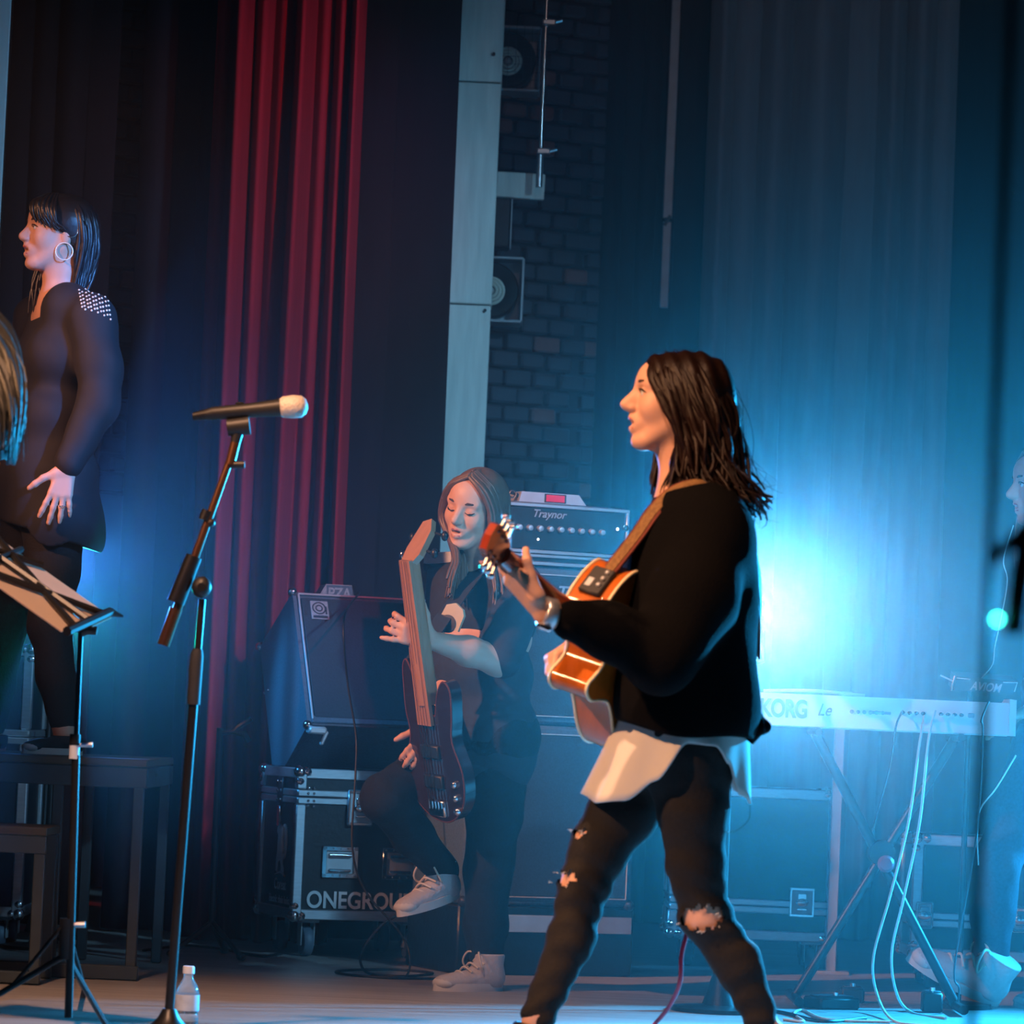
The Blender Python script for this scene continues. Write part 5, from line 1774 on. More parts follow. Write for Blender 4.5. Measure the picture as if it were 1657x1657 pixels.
out_b = [(0, 0), (.005, .06), (.03, .135), (.08, .188), (.14, .203), (.20, .185), (.26, .148), (.30, .132), (.34, .136), (.39, .152), (.43, .148), (.465, .11), (.487, .06), (.492, .028)]
out_t = [(.470, -.030), (.435, -.034), (.405, -.048), (.392, -.075), (.405, -.105), (.418, -.128), (.408, -.148), (.375, -.155), (.34, -.142), (.30, -.132), (.26, -.148), (.20, -.185), (.14, -.203), (.08, -.188), (.03, -.135), (.005, -.06)]
poly = [(p.x, p.y) for p in spline([V((a, b, 0)) for a, b in out_b], 4)] + [(p.x, p.y) for p in spline([V((a, b, 0)) for a, b in out_t], 4)][:-1]
TH = 0.105
put('body', MB().prism(poly, lambda p: gp(p[0], p[1], -TH), lambda p: gp(p[0], p[1], 0)), M_AMBERWOOD, gt, 35)
put('soundboard', MB().prism(poly, lambda p: gp(p[0] * .99 + .002, p[1] * .985, -.001), lambda p: gp(p[0] * .99 + .002, p[1] * .985, .003)), M_SPRUCE, gt, 35)
for t in (-.002, -TH + .002):
    put('binding', MB().tube([gp(p[0], p[1], t) for p in poly + poly[:1]], .0042, 6), M_BINDING, gt, 80)
put('sound_hole', MB().lathe([(.005, 0), (.05, 0), (.05, .0012), (.005, .0012)], frame4(gp(.335, 0, .003), ga, gw, gn), 28), M_BLKPLASTIC, gt)
put('rosette', MB().torus(gp(.335, 0, .0035), gn, .055, .0025, 28, 6), M_BINDING, gt)
put('bridge', MB().box(gp(.14, 0, .008), (.03, .17, .010), frame4((0, 0, 0), ga, gw, gn).to_3x3(), .003), M_ROSEWOOD, gt)
put('neck', MB().tube([gp(.46, 0, -.02), gp(.50, 0, -.012), gp(.56, 0, -.006), gp(.84, 0, -.004)], [.034, .028, .0255, .022], 14), M_HEADWOOD, gt, 60)
put('fretboard', MB().prism([(.36, -.028), (.36, .028), (.835, .0215), (.835, -.0215)], lambda p: gp(p[0], p[1], .004), lambda p: gp(p[0], p[1], .011)), M_ROSEWOOD, gt, 0)
for i in range(14):
    x = .835 - .36 * (1 - 2 ** (-(i + 1) / 12)) * 1.8
    if x > .37:
        put('fret', MB().tube([gp(x, -.026, .0115), gp(x, .026, .0115)], .0012, 5), M_BINDING, gt)
put('heel', MB().box(gp(.48, 0, -.05), (.05, .045, .07), frame4((0, 0, 0), ga, gw, gn).to_3x3(), .012), M_HEADWOOD, gt)
hp = [(.835, -.022), (.835, .022), (.86, .033), (.955, .037), (.975, .030), (.985, 0), (.975, -.030), (.955, -.037), (.86, -.033)]
tilt = lambda p: -.22 * max(0, p[0] - .835)
put('headstock', MB().prism(hp, lambda p: gp(p[0], p[1], tilt(p) - .012), lambda p: gp(p[0], p[1], tilt(p) + .006)), M_HEADWOOD, gt, 30)
for i in range(3):
    for s in (-1, 1):
        u = .872 + .036 * i
        tp = put('tuning_post', MB().tube([gp(u, s * .024, tilt((u, 0)) - .016), gp(u, s * .024, tilt((u, 0)) + .016)], .0042, 8), M_CHROME, gt)
        put('tuning_peg', MB().ball(gp(u, s * .060, tilt((u, 0)) - .012), (.010, .010, .006), 10, 7), M_CHROME, tp)
        put('peg_shaft', MB().tube([gp(u, s * .030, tilt((u, 0)) - .012), gp(u, s * .058, tilt((u, 0)) - .012)], .003, 6), M_CHROME, tp)
for i in range(6):
    v = -.018 + .0072 * i
    put('string', MB().tube([gp(.14, v * 1.25, .016), gp(.835, v, .0145)], .0006 + .0001 * i, 4), M_CHROME, gt, 0)
RG = frame4((0, 0, 0), ga, gw, gn).to_3x3()
# preamp set in the upper rib near the shoulder
PT, PN = (ga * -.40 + gw * .916).normalized(), (ga * .916 + gw * .40).normalized()
RPA = Matrix((PT, PN, gn)).transposed()
pq = gp(.478, .088, -.050)
pa = put('preamp_panel', MB().box(pq + PN * .002, (.080, .012, .058), RPA, .004), M_BLKPLASTIC, gt)
for k in range(3):
    put('preamp_knob', MB().ball(pq + PN * .009 + PT * (.026 - .020 * k) - gn * .014, (.0065, .0065, .0065), 10, 7), M_ALUMATT, pa)
put('preamp_display', MB().box(pq + PN * .008 - PT * .012 + gn * .012, (.026, .004, .016), RPA, .001), M_ALUMATT, pa)
put('strap_button', MB().ball(gp(.482, .05, -.085), .008, 10, 7), M_CHROME, gt)
# strap: from the shoulder of the body over her left shoulder and across the back


def ribbon(pts, nrm, w, th):
    P_ = spline(pts, 8)
    N_ = spline(nrm, 8)
    vs, fs = [], []
    for i, p in enumerate(P_):
        t = (P_[min(i + 1, len(P_) - 1)] - P_[max(i - 1, 0)]).normalized()
        n = (N_[i] - t * N_[i].dot(t)).normalized()
        s = t.cross(n)
        for a, b in ((-1, -1), (1, -1), (1, 1), (-1, 1)):
            vs.append(p + s * a * w / 2 + n * b * th / 2)
    m = len(P_)
    for i in range(m - 1):
        for k in range(4):
            fs.append((i * 4 + k, i * 4 + (k + 1) % 4, i * 4 + 4 + (k + 1) % 4, i * 4 + 4 + k))
    fs += [(0, 1, 2, 3), (4 * m - 4, 4 * m - 3, 4 * m - 2, 4 * m - 1)]
    return MB().add(vs, fs)


sp_pts = [J(925, 1000, -.20), J(950, 970, -.19), J(985, 925, -.175), J(1030, 868, -.165), J(1060, 825, -.16), J(1095, 793, -.155), J(1135, 782, -.15), J(1175, 800, -.11), J(1205, 850, -.05), J(1228, 950, .03), J(1225, 1060, .10)]
sp_n = [V((-.75, -.6, .3)), V((-.75, -.6, .35)), V((-.75, -.6, .4)), V((-.7, -.6, .5)), V((-.5, -.6, .7)), V((-.2, -.5, .9)), V((.1, -.4, 1)), V((.6, -.4, .8)), V((.9, -.4, .4)), V((1, -.3, .1)), V((1, .2, 0))]
put('strap', ribbon([q - g0 for q in sp_pts], sp_n, .052, .004), M_STRAPEDGE, gt, 60)
put('strap_webbing', ribbon([q - g0 + n.normalized() * .0032 for q, n in zip(sp_pts, sp_n)], sp_n, .034, .002), M_STRAP, gt, 60)


# ------------------------------------------------------------------ 2. the bassist
Y2 = 11.73
B_ = lambda px, py, dy=0.0: P(px, py, Y2 + dy)
b2 = B_(770, 1596, 0)
b2.z = 0
p2 = thing('person', 'bass player in dark T-shirt with closed eyes and one foot raised', 'person', b2)
M2, S2 = head_matrix(B_(766, 822, -.06), (-.50, -.84, -.24), (.14, -.20, 1), 1.0)
bd2 = SDF(0.005, 0.02)
add_head(bd2, M2, S2, 0.45, 0.9)
nb2 = B_(782, 915, .0)
bd2.cap(M2 @ V((-.025, 0, -.07)), nb2, .047, .052, 0.03)
lf = V((.87, -.5, 0))
for c, r, hw in ((B_(785, 955), .07, .10), (B_(785, 1030), .09, .06), (B_(788, 1110), .085, .05), (B_(786, 1190), .10, .06)):
    bd2.cap(c - lf * hw, c + lf * hw, r, r, 0.05)
sl2, el2, wl2 = B_(842, 950, -.08), B_(806, 1068, -.22), B_(698, 1036, -.37)
sr2, er2, wr2 = B_(740, 955, .09), B_(730, 1085, .06), B_(705, 1180, -.20)
limb(bd2, [sl2, el2, wl2.lerp(el2, .55), wl2], [.052, .046, .042, .027])
limb(bd2, [sr2, er2, wr2], [.048, .038, .026])
add_hand(bd2, wl2, (-.92, -.25, .25), (-.1, 0, 1), (.1, 1, .1), [(25, 55, 50), (30, 60, 50), (25, 40, 30), (5, 15, 10)], 9, (.95, .35, .25), 1.05)
add_hand(bd2, wr2, (-.4, -.5, -.6), (-.6, 0, .6), (-.2, .8, -.3), (20, 40, 30), 4)
stand = [B_(806, 1215, -.04), B_(800, 1320, -.03), B_(790, 1410, -.02), B_(786, 1500, 0), B_(786, 1572, .0)]
bent = [B_(752, 1215, .04), B_(690, 1248, -.10), B_(622, 1292, -.22), B_(668, 1352, -.08), B_(722, 1418, .06)]
limb(bd2, stand, [.082, .070, .054, .048, .036])
limb(bd2, bent, [.082, .070, .056, .048, .036])
bo2 = put_soft('body', bd2.mesh('body', b2), M_SKIN, p2)
face_bits(bo2, M2, S2, b2, 0.45, True)
jd2 = SDF(0.007, 0.025)
limb(jd2, stand[:-1] + [B_(786, 1556, 0)], [.094, .084, .070, .064, .056])
limb(jd2, bent[:-1] + [B_(716, 1408, .05)], [.094, .084, .069, .060, .050])
jd2.cap(B_(785, 1185) - lf * .06, B_(785, 1185) + lf * .06, .115, .115, 0.05)
put_soft('trousers', jd2.mesh('trousers', b2, folds(0.003, 30, 20, 40, 1.0)), M_JEANS, p2)
td = SDF(0.007, 0.04)
for c, r, hw in ((B_(785, 945), .070, .105), (B_(782, 1000), .098, .07), (B_(782, 1090), .10, .06), (B_(782, 1175), .112, .06), (B_(782, 1225), .112, .06)):
    td.cap(c - lf * hw, c + lf * hw, r, r, 0.05)
limb(td, [sl2, sl2.lerp(el2, .92)], [.075, .072], 0.03)
limb(td, [sr2, sr2.lerp(er2, .8)], [.068, .066], 0.03)
zt2 = nb2.z + 0.005
put_soft('t_shirt', td.mesh('t_shirt', b2, folds(0.005, 20, 15, 24, 2.0), lambda X: X[:, 2] - zt2 - 0.3 * np.abs((X - np.array(nb2)) @ np.array(lf))), M_BLKSHIRT, p2)
# print on the chest: pale flap over a dark disc
pcn = B_(731, 1003, -.225)
px_, py2_, pz_ = V((.9, -.42, 0)).normalized(), V((0, 0, 1)), V((-.42, -.9, 0)).normalized()


def pr(u, v, w):
    return pcn + px_ * u + py2_ * v + pz_ * w - b2


dk = put('shirt_print', MB().prism([(-.045, -.005), (-.018, .045), (.012, .05), (.036, .030), (.040, .012), (.022, -.035), (.008, -.03), (.0, -.01)], lambda p: pr(p[0], p[1], -.01), lambda p: pr(p[0], p[1], .002)), M_BEIGE, p2, 0)
put('print_disc', MB().lathe([(.002, -.006), (.027, -.006), (.027, .003), (.002, .0045)], frame4(pr(-.012, -.012, .002), px_, py2_, pz_), 24), M_BLKPLASTIC, dk)
put('print_drop', MB().prism([(-.043, -.03), (-.036, -.022), (-.024, -.034), (-.026, -.046), (-.038, -.05)], lambda p: pr(p[0], p[1], -.008), lambda p: pr(p[0], p[1], .0045)), M_BEIGE, dk, 0)
h0, t0 = B_(812, 1592, .0), B_(702, 1596, -.13)
h0.z, t0.z = 0.0, 0.0
sneaker(p2, h0, t0, (0, 0, 1))
sneaker(p2, B_(742, 1452, .08), B_(645, 1484, -.10), (-.32, -.25, .9))
# long straight hair
hc2 = SDF(0.006, 0.02)
hc2.ell((-.020, 0, .030), (.096, .080, .090), M2)
hc2.cap(M2 @ V((-.05, 0, .02)), M2 @ V((-.07, 0, -.10)), .075, .070, 0.04)
Hi2 = np.array(M2.inverted())


def cut2(X):
    q = X @ Hi2[:3, :3].T + Hi2[:3, 3]
    return q[:, 0] - (0.018 + 0.42 * q[:, 2] + 0.5 * np.minimum(q[:, 2], 0))


put_soft('hair', hc2.mesh('hair', b2, None, cut2), M_HAIRL, p2)
HL = lambda x, y, z: M2 @ V((x, y, z))
G2 = [[HL(.055, .005, .105), HL(.060, .050, .075), HL(.040, .078, .02), HL(.030, .084, -.05), B_(795, 905, -.11), B_(800, 950, -.15), B_(800, 985, -.17)],
      [HL(.02, .005, .118), HL(.015, .070, .07), HL(.0, .090, .0), HL(-.01, .092, -.06), B_(815, 900, -.07), B_(825, 950, -.12), B_(826, 1000, -.15)],
      [HL(-.04, .0, .115), HL(-.08, .05, .06), HL(-.10, .06, -.02), HL(-.10, .06, -.1), B_(825, 920, .0), B_(835, 1000, -.02)],
      [HL(-.04, .0, .115), HL(-.10, -.03, .06), HL(-.11, -.04, -.02), HL(-.10, -.04, -.1), B_(790, 920, .08), B_(790, 990, .08)],
      [HL(.02, -.0, .118), HL(.015, -.070, .07), HL(.0, -.088, .0), HL(-.0, -.09, -.06), B_(738, 900, -.06), B_(735, 940, -.11), B_(732, 975, -.15)],
      [HL(.055, .0, .105), HL(.062, -.048, .072), HL(.045, -.076, .02), HL(.035, -.080, -.05), B_(740, 895, -.12), B_(732, 930, -.16), B_(724, 962, -.19)]]
hb2 = MB()
hair_locks(hb2, [[q - b2 for q in g] for g in G2], 230, 0.008, 0.003, 0.005, 14, 5, 31, 0.3)
put('hair_locks', hb2, M_HAIRL, p2, 80)

# bass guitar, held upright
ba0, ba1 = B_(692, 1128, -.36), B_(664, 905, -.44)
bu = (ba1 - ba0).normalized()
bn = V((-.80, -.6, 0))
bn = (bn - bu * bn.dot(bu)).normalized()
bw = bn.cross(bu)
bg = thing('bass_guitar', 'dark bass guitar with maple neck held upright by the bassist', 'guitar', ba0)
bp = lambda u, v, t: bu * u + bw * v + bn * t
NL = (ba1 - ba0).length
put('neck', MB().tube([bp(-.02, 0, 0), bp(NL, 0, 0)], [.031, .026], 12), M_NECKWOOD, bg, 60)
put('fretboard', MB().prism([(-.08, -.034), (-.08, .034), (NL, .026), (NL, -.026)], lambda p: bp(p[0], p[1], .012), lambda p: bp(p[0], p[1], .024)), M_NECKWOOD, bg, 0)
hx = (ba1 - ba0).normalized()
hdir = (B_(697, 852, -.42) - B_(664, 908, -.44)).normalized()
hside = hdir.cross(bn).normalized()
hnn = hside.cross(hdir).normalized()
hq = lambda u, v, t: bu * NL + hdir * u + hside * v + hnn * t
bh_ = [(-.01, -.026), (-.01, .026), (.02, .036), (.10, .026), (.135, .0), (.12, -.03), (.03, -.034)]
hdm = put('headstock', MB().prism(bh_, lambda p: hq(p[0], p[1], -.012), lambda p: hq(p[0], p[1], .008)), M_NECKWOOD, bg, 0)
for i in range(4):
    u = .012 + .03 * i
    s_ = 1 if i % 2 else -1
    pg = put('tuning_key', MB().tube([hq(u, s_ * .012, -.012), hq(u, s_ * .050, -.016)], .005, 8), M_BLKMETAL, bg)
    put('key_ear', MB().ball(hq(u, s_ * .066, -.016), (.011, .011, .015), 10, 7), M_CHROME if i == 0 else M_BLKMETAL, pg)
bb = [(-.06, -.045), (.02, -.075), (.06, -.115), (.03, -.15), (-.06, -.14), (-.14, -.125), (-.24, -.165), (-.34, -.15), (-.40, -.08), (-.41, 0), (-.38, .09), (-.31, .155), (-.22, .155), (-.13, .115), (-.05, .125), (.03, .12), (.10, .11), (.12, .085), (.06, .055), (-.02, .045)]
bpoly = [(p.x, p.y) for p in spline([V((a * .9, b * .85, 0)) for a, b in bb + bb[:1]], 4)][:-1]
put('body', MB().prism(bpoly, lambda p: bp(p[0], p[1], -.032), lambda p: bp(p[0], p[1], .010)), M_BASSBODY, bg, 40)
put('lit_edge_line', MB().tube([bp(p[0], p[1], .008) for p in bpoly + bpoly[:1]], .003, 6), M_STRAPEDGE, bg, 80)  # red-brown line stands in for warm light catching the body edge
put('pickup', MB().box(bp(-.16, 0, .014), (.04, .09, .014), Matrix((bu, bw, bn)).transposed(), .004), M_BLKPLASTIC, bg)
put('pickup', MB().box(bp(-.25, 0, .014), (.04, .09, .014), Matrix((bu, bw, bn)).transposed(), .004), M_BLKPLASTIC, bg)
put('bridge', MB().box(bp(-.33, 0, .014), (.05, .08, .012), Matrix((bu, bw, bn)).transposed(), .004), M_CHROME, bg)
for k in range(3):
    put('knob', MB().ball(bp(-.25 - .04 * k, -.10, .014), (.011, .011, .012), 10, 7), M_CHROME, bg)
for i in range(4):
    put('string', MB().tube([bp(-.33, -.022 + .015 * i, .026), bp(NL, -.017 + .0113 * i, .028)], .0011, 4), M_CHROME, bg, 0)
put('strap', ribbon([bp(.09, .09, -.02), B_(728, 985, -.20) - ba0, B_(775, 925, -.06) - ba0, B_(795, 925, .06) - ba0, B_(800, 1010, .14) - ba0],
                    [V((-.4, -.9, .2)), V((-.4, -.9, .3)), V((-.3, -.5, .8)), V((0, .5, .8)), V((0, 1, 0))], .05, .004), M_BLKSHIRT, bg, 60)

# ------------------------------------------------------------------ 3. the singer on the platform
Y3 = 11.78
C_ = lambda px, py, dy=0.0: P(px, py, Y3 + dy)
b3 = C_(80, 1222, 0)
b3.z = DZ
p3 = thing('person', 'dark haired person in black with hoop earring standing on the left platform', 'person', b3)
M3, S3 = head_matrix(C_(92, 378, -.01), (-.93, -.38, .03), (-.02, -.03, 1), 1.02)
bd3 = SDF(0.005, 0.02)
add_head(bd3, M3, S3, 0.6, 0.7)
nb3 = C_(96, 478, 0)
bd3.cap(M3 @ V((-.025, 0, -.07)), nb3, .050, .056, 0.03)
lf3 = V((.30, -.95, 0))
for c, r, hw in ((C_(98, 515), .075, .09), (C_(92, 590), .10, .06), (C_(84, 690), .09, .05), (C_(76, 800), .105, .06)):
    bd3.cap(c - lf3 * hw, c + lf3 * hw, r, r, 0.05)
sl3, el3, wl3 = C_(148, 515, -.17), C_(158, 655, -.22), C_(108, 757, -.27)
sr3, er3, wr3 = C_(58, 515, .17), C_(40, 650, .2), C_(10, 740, .12)
limb(bd3, [sl3, el3, wl3], [.05, .038, .026])
limb(bd3, [sr3, er3, wr3], [.05, .038, .026])
add_hand(bd3, wl3, (-.18, -.05, -1), (-1, -.2, 0), (-.15, 1, 0), [(4, 8, 8), (5, 10, 8), (6, 12, 8), (8, 12, 8)], 11, (.8, .55, .1), 1.02)
add_hand(bd3, wr3, (-.5, 0, -1), (-.8, -.2, 0), (0, 1, 0), (15, 25, 20), 4)
nl3 = [C_(88, 840, -.07), C_(84, 930, -.09), C_(80, 1015, -.10), C_(92, 1100, -.09), C_(104, 1186, -.08)]
fl3 = [C_(54, 840, .08), C_(28, 930, .10), C_(8, 1020, .12), C_(-6, 1110, .12), C_(-14, 1190, .12)]
limb(bd3, nl3, [.084, .072, .054, .048, .034])
limb(bd3, fl3, [.084, .072, .054, .048, .034])
bo3 = put_soft('body', bd3.mesh('body', b3), M_SKIN, p3)
face_bits(bo3, M3, S3, b3, 0.6)
for w_, r_ in (((-.006, .080, -.060), .026),):
    put('hoop_earring', MB().torus(M3 @ V(w_) - b3, M3.to_3x3() @ V((.35, 1, 0)), r_, .0020, 28, 6), M_RING, bo3, 80)
put('ear_cuff', MB().torus(M3 @ V((-.022, .080, .005)) - b3, M3.to_3x3() @ V((.35, 1, .2)), .020, .0015, 18, 6, 0.3, 3.2), M_CHROME, bo3, 80)
j3 = SDF(0.007, 0.025)
limb(j3, nl3[:-1] + [C_(102, 1166, -.08)], [.094, .081, .062, .056, .042])
limb(j3, fl3[:-1] + [C_(-12, 1172, .12)], [.094, .081, .062, .056, .042])
j3.cap(C_(74, 805) - lf3 * .06, C_(74, 805) + lf3 * .06, .12, .12, 0.05)
put_soft('leggings', j3.mesh('leggings', b3, folds(0.0025, 30, 20, 45, 1.5)), M_JEANS, p3)
t3 = SDF(0.007, 0.04)
for c, r, hw in ((C_(100, 508), .082, .11), (C_(94, 580), .115, .085), (C_(84, 680), .115, .08), (C_(78, 770), .135, .08), (C_(80, 845), .140, .08), (C_(98, 862), .120, .07)):
    t3.cap(c - lf3 * hw, c + lf3 * hw, r, r, 0.05)
limb(t3, [sl3, C_(162, 590, -.20), el3, wl3 + (el3 - wl3) * .10], [.075, .066, .062, .046], 0.03)
limb(t3, [sr3, er3, wr3 + (er3 - wr3) * .10], [.07, .055, .042], 0.03)


def jk(X):
    zc = C_(80, 868).z - 0.28 * (X[:, 0] - C_(80, 868).x)
    arm = X[:, 1] < Y3 - 0.19
    v = np.array(X - np.array(nb3))
    top = v[:, 2] + 0.020 + 0.85 * (v @ np.array((-.93, -.3, 0)))
    return np.maximum(np.where(arm, -1.0, zc - X[:, 2]), np.where(np.abs(v @ np.array(lf3)) < 0.085, top, -1.0))


jko = put_soft('jacket', t3.mesh('jacket', b3, folds(0.0035, 22, 15, 28, 3.0), jk), M_SATIN, p3)
from mathutils.bvhtree import BVHTree
jm = jko.data
bv = BVHTree.FromPolygons([v.co + b3 for v in jm.vertices], [tuple(p.vertices) for p in jm.polygons])
st3 = MB()
for i in range(10):
    for j in range(6):
        u, w = i / 9, j / 5
        tgt = C_(128 + 46 * u + 5 * w, 470 + 16 * (u - .3) ** 2 + 27 * w + 10 * u * w + (2 if i % 2 else -2), -.1)
        hit = bv.ray_cast(CO, (tgt - CO).normalized())
        if hit[0] is not None:
            st3.ball(hit[0] - b3, .0036, 6, 4)
put('shoulder_studs', st3, M_RING, p3, 0)['kind'] = 'stuff'
for (h3, t3_) in ((C_(132, 1216, -.08), C_(36, 1216, -.20)), (C_(8, 1216, .12), C_(-80, 1216, .02))):
    h3.z = t3_.z = DZ + 0.001
    sneaker(p3, h3, t3_, (0, 0, 1), 'slip_on_shoe', M_BLKSHIRT, M_SOLE, M_WIREBLK, 0.07, False)
hc3 = SDF(0.006, 0.02)
hc3.ell((-.020, 0, .032), (.098, .080, .092), M3)
hc3.cap(M3 @ V((-.05, 0, .02)), M3 @ V((-.065, 0, -.08)), .078, .072, 0.04)
Hi3 = np.array(M3.inverted())


def cut3(X):
    q = X @ Hi3[:3, :3].T + Hi3[:3, 3]
    return q[:, 0] - (0.010 + 0.62 * q[:, 2] + 0.6 * np.minimum(q[:, 2], 0))


put_soft('hair', hc3.mesh('hair', b3, None, cut3), M_HAIRBLK, p3)
H3 = lambda x, y, z: M3 @ V((x, y, z))
G3 = [[H3(.04, .0, .115), H3(.088, .020, .085), H3(.094, .030, .055), H3(.085, .045, .030)],
      [H3(.04, .01, .115), H3(.072, .050, .085), H3(.070, .066, .045), H3(.045, .074, .008)],
      [H3(.01, .01, .12), H3(.035, .070, .07), H3(.025, .082, .02), H3(.0, .084, .002)]]
G3b = [[H3(-.02, .01, .12), H3(-.03, .078, .07), H3(-.045, .088, .0), H3(-.045, .080, -.07), H3(-.05, .06, -.15), H3(-.045, .06, -.22)],
       [H3(-.05, .0, .115), H3(-.09, .05, .06), H3(-.11, .055, -.02), H3(-.10, .05, -.10), H3(-.08, .05, -.18), H3(-.07, .05, -.26)],
       [H3(-.05, .0, .115), H3(-.10, -.04, .06), H3(-.11, -.05, -.02), H3(-.10, -.05, -.10), H3(-.08, -.05, -.2)],
       [H3(.0, -.0, .12), H3(.01, -.075, .07), H3(.02, -.084, .0), H3(.03, -.080, -.08), H3(.045, -.075, -.16), H3(.05, -.06, -.25)]]
hb3 = MB()
hair_locks(hb3, [[q - b3 for q in g] for g in G3], 90, 0.0062, 0.003, 0.004, 10, 5, 41, 0.2)
hair_locks(hb3, [[q - b3 for q in g] for g in G3b], 140, 0.010, 0.006, 0.007, 14, 5, 42, 0.2)
put('hair_locks', hb3, M_HAIRBLK, p3, 80)
put('finger_ring', MB().torus(wl3 + V((-.005, -.012, -.115)) - b3, (0, 0, 1), .0095, .0014, 12, 5), M_CHROME, bo3, 80)

# ------------------------------------------------------------------ 4. the keyboard player at the right edge
Y4 = 12.0
D_ = lambda px, py, dy=0.0: P(px, py, Y4 + dy)
b4 = D_(1690, 1640, 0)
b4.z = 0
p4 = thing('person', 'fair haired keyboard player at the right edge with pale sneaker', 'person', b4)
M4, S4 = head_matrix(D_(1688, 786, 0), (-.98, -.18, -.12), (0, 0, 1), 1.02)
bd4 = SDF(0.006, 0.02)
add_head(bd4, M4, S4, 0.4, 1.2)
nb4 = D_(1712, 880)
bd4.cap(M4 @ V((-.025, 0, -.07)), nb4, .048, .054, 0.03)
for c, r, hw in ((D_(1718, 930), .08, .09), (D_(1720, 1020), .10, .06), (D_(1716, 1120), .09, .05), (D_(1706, 1210), .105, .06)):
    bd4.cap(c + V((0, -hw, 0)), c + V((0, hw, 0)), r, r, 0.05)
limb(bd4, [D_(1725, 935, -.17), D_(1712, 1080, -.2), D_(1668, 1150, -.12)], [.048, .038, .026])
limb(bd4, [D_(1715, 935, .17), D_(1705, 1080, .2), D_(1665, 1150, .12)], [.048, .038, .026])
for dy in (-.12, .12):
    add_hand(bd4, D_(1668, 1150, dy), (-.9, 0, -.3), (0, -dy, 0), (-.2, 0, -1), (15, 25, 20), 5)
ln4 = [D_(1690, 1220, -.08), D_(1648, 1305, -.11), D_(1616, 1392, -.13), D_(1608, 1480, -.11), D_(1600, 1572, -.10)]
lq4 = [D_(1712, 1220, .08), D_(1716, 1320, .09), D_(1720, 1420, .08), D_(1726, 1520, .08), D_(1730, 1590, .08)]
limb(bd4, ln4, [.084, .074, .055, .049, .035])
limb(bd4, lq4, [.084, .074, .055, .049, .035])
bo4 = put_soft('body', bd4.mesh('body', b4), M_SKIN, p4)
face_bits(bo4, M4, S4, b4, 0.4)
j4 = SDF(0.008, 0.025)
limb(j4, ln4[:-1] + [D_(1603, 1545, -.10)], [.095, .085, .068, .064, .056])
limb(j4, lq4[:-1] + [D_(1729, 1570, .08)], [.095, .085, .068, .060, .050])
j4.cap(D_(1706, 1205, -.06), D_(1706, 1205, .06), .12, .12, 0.05)
put_soft('jeans', j4.mesh('jeans', b4, folds(0.003, 30, 20, 40, 0.3)), M_JEANSBLUE, p4)
t4 = SDF(0.008, 0.04)
for c, r, hw in ((D_(1718, 920), .08, .11), (D_(1720, 1010), .115, .08), (D_(1718, 1120), .115, .07), (D_(1710, 1200), .13, .07)):
    t4.cap(c + V((0, -hw, 0)), c + V((0, hw, 0)), r, r, 0.05)
limb(t4, [D_(1725, 935, -.17), D_(1712, 1080, -.2), D_(1685, 1125, -.15)], [.068, .055, .045], 0.03)
limb(t4, [D_(1715, 935, .17), D_(1705, 1080, .2), D_(1682, 1125, .15)], [.068, .055, .045], 0.03)
put_soft('top', t4.mesh('top', b4, folds(0.004, 20, 15, 24, 4.0)), M_BLKSHIRT, p4)
he4, to4 = D_(1612, 1628, -.10), D_(1466, 1552, -.16)
sneaker(p4, he4, to4, (-.25, -.35, .85))
he5, to5 = D_(1742, 1640, .08), D_(1640, 1640, 0)
he5.z = to5.z = 0
sneaker(p4, he5, to5, (0, 0, 1))
hc4 = SDF(0.007, 0.02)
hc4.ell((-.020, 0, .030), (.098, .080, .090), M4)
Hi4 = np.array(M4.inverted())


def cut4(X):
    q = X @ Hi4[:3, :3].T + Hi4[:3, 3]
    return q[:, 0] - (0.02 + 0.5 * q[:, 2] + 0.5 * np.minimum(q[:, 2], 0))


put_soft('hair', hc4.mesh('hair', b4, None, cut4), M_HAIRBLOND, p4)
H4 = lambda x, y, z: M4 @ V((x, y, z))
G4 = [[H4(.05, .0, .11), H4(.058, .055, .07), H4(.03, .078, .0), H4(.02, .08, -.08), H4(.04, .09, -.18), H4(.05, .10, -.28)],
      [H4(-.02, .0, .12), H4(-.03, .078, .06), H4(-.05, .085, .0), H4(-.05, .08, -.1), H4(-.04, .10, -.3)],
      [H4(-.06, .0, .11), H4(-.11, .0, .02), H4(-.12, .0, -.1), H4(-.12, 0, -.3)],
      [H4(.0, -.0, .12), H4(.01, -.075, .06), H4(.03, -.08, 0), H4(.04, -.078, -.08), H4(.06, -.08, -.18), H4(.06, -.08, -.28)],
      [H4(.055, .0, .108), H4(.062, -.05, .07), H4(.055, -.068, .02), H4(.05, -.072, -.06), H4(.075, -.07, -.14), H4(.085, -.06, -.24)]]
hb4 = MB()
hair_locks(hb4, [[q - b4 for q in g] for g in G4], 170, 0.008, 0.004, 0.006, 12, 5, 51, 0.2)
put('hair_locks', hb4, M_HAIRBLOND, p4, 80)

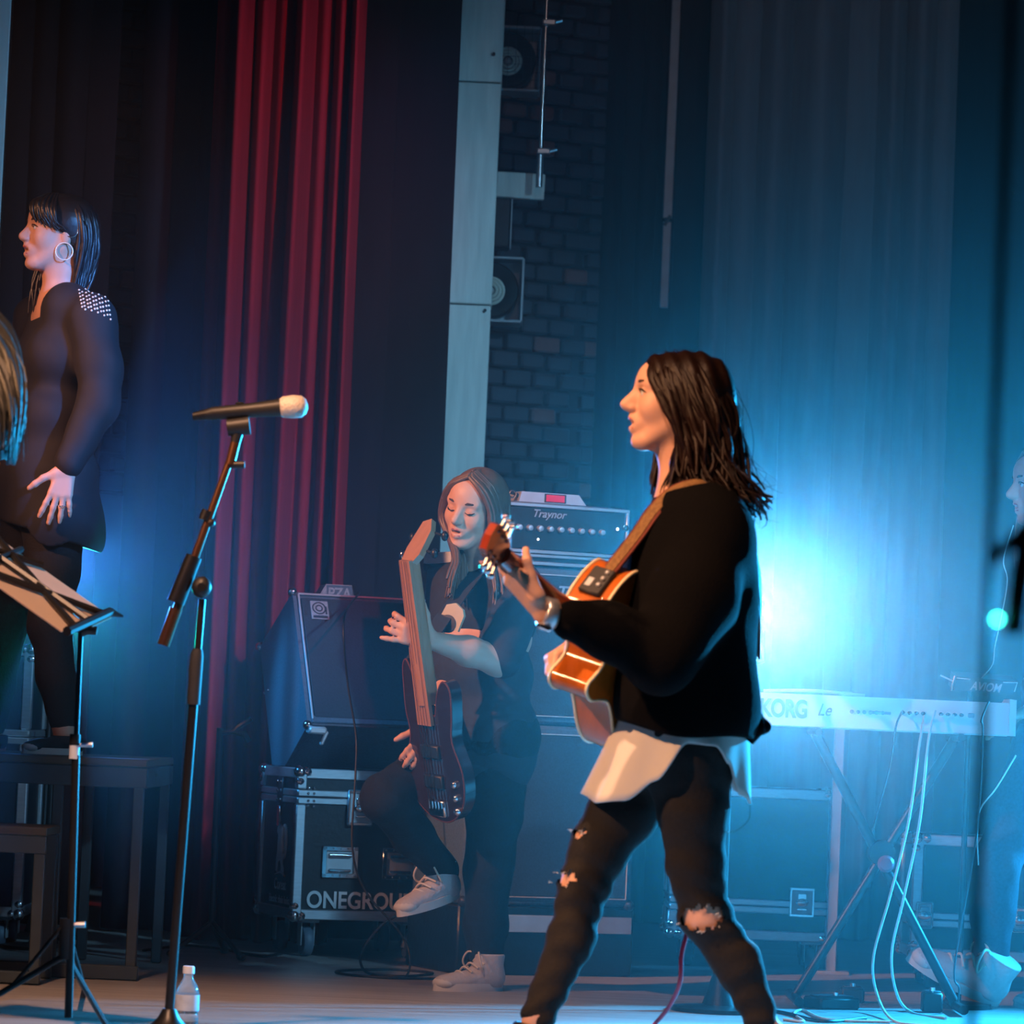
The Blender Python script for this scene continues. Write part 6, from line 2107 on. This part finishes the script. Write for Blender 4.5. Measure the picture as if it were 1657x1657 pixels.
# ------------------------------------------------------------------ 5. the person at the left edge, only the long hair shows
Y5 = 8.45
E0 = lambda px, py, dy=0.0: P(px, py, Y5 + dy)
E_ = lambda px, py, dy=0.0: P(px - 45, py, Y5 + dy)
b5 = E_(-110, 1740, 0)
b5.z = 0
p5 = thing('person', 'long fair haired person in blue jacket cut by the left edge', 'person', b5)
M5, S5 = head_matrix(E_(-92, 480, 0), (-.95, .3, 0), (0, 0, 1), 1.0)
bd5 = SDF(0.007, 0.02)
add_head(bd5, M5, S5, 0.2)
bd5.cap(M5 @ V((-.025, 0, -.07)), E_(-88, 590), .048, .055, 0.03)
lfa = V((-.3, -.95, 0))
for c, r, hw in ((E_(-85, 640), .08, .10), (E_(-86, 760), .10, .06), (E_(-88, 880), .09, .05), (E_(-90, 980), .105, .06)):
    bd5.cap(c - lfa * hw, c + lfa * hw, r, r, 0.05)
arms5 = [[E_(-90, 645, -.18), E_(-105, 840, -.2), E_(-190, 930, -.22)], [E_(-80, 645, .18), E_(-95, 840, .2), E_(-190, 900, .2)]]
for a_ in arms5:
    limb(bd5, a_, [.05, .038, .026])
    add_hand(bd5, a_[2], (-1, 0, .2), (0, 0, 1), (0, 1 if a_[0].y < Y5 else -1, 0), (20, 30, 25), 4)
legs5 = [[E_(-95, 1010, -.09), E_(-100, 1360, -.09), E_(-95, 1690, -.09)], [E_(-90, 1010, .09), E_(-110, 1360, .09), E_(-110, 1690, .09)]]
for a_ in legs5:
    limb(bd5, a_, [.085, .056, .036])
bo5 = put_soft('body', bd5.mesh('body', b5), M_SKIN, p5)
face_bits(bo5, M5, S5, b5, 0.2)
j5 = SDF(0.009, 0.03)
for a_ in legs5:
    limb(j5, a_, [.096, .068, .05])
j5.cap(E_(-90, 985) - lfa * .06, E_(-90, 985) + lfa * .06, .12, .12, .05)
put_soft('trousers', j5.mesh('trousers', b5), M_JEANS, p5)
t5 = SDF(0.009, 0.04)
for c, r, hw in ((E_(-80, 632), .085, .12), (E_(-76, 740), .12, .09), (E_(-78, 860), .12, .08), (E_(-84, 970), .13, .08)):
    t5.cap(c - lfa * hw, c + lfa * hw, r, r, 0.05)
for a_ in arms5:
    limb(t5, a_, [.07, .055, .04], 0.03)
put_soft('jacket', t5.mesh('jacket', b5, folds(0.005, 20, 15, 24, 5.0)), mat('blue_jacket', (0.03, 0.06, 0.14), 0.7, 0, 0.2, 40), p5)
for a_ in legs5:
    h5 = V((a_[2].x + .05, a_[2].y, 0))
    sneaker(p5, h5, h5 + V((-.25, .05, 0)), (0, 0, 1), 'shoe', M_BLKSHIRT, M_SOLE, M_LACE, 0.08, False)
H5 = lambda x, y, z: M5 @ V((x, y, z))
G5 = [[H5(.05, .0, .11), H5(.03, .08, .04), H5(-.02, .085, -.06), E0(-40, 640, -.17), E0(-25, 720, -.2)],
      [H5(-.02, .02, .12), H5(-.08, .07, .04), E0(-8, 560, -.08), E0(16, 640, -.12), E0(12, 745, -.13)],
      [H5(-.05, .0, .12), H5(-.11, .0, .03), E0(6, 540, .0), E0(22, 630, .0), E0(16, 750, -.02)],
      [H5(-.02, -.02, .12), H5(-.09, -.06, .04), E0(2, 560, .08), E0(20, 650, .1), E0(8, 745, .1)],
      [H5(.05, .0, .11), H5(.03, -.08, .04), H5(-.02, -.085, -.06), E0(-40, 640, .17), E0(-30, 720, .2)]]
hb5 = MB()
hair_locks(hb5, [[q - b5 for q in g] for g in G5], 260, 0.010, 0.005, 0.010, 14, 5, 61, 0.1)
hair_locks(hb5, [[q - b5 for q in g] for g in G5[1:4]], 90, 0.0012, 0.012, 0.016, 14, 3, 62, 0.3)
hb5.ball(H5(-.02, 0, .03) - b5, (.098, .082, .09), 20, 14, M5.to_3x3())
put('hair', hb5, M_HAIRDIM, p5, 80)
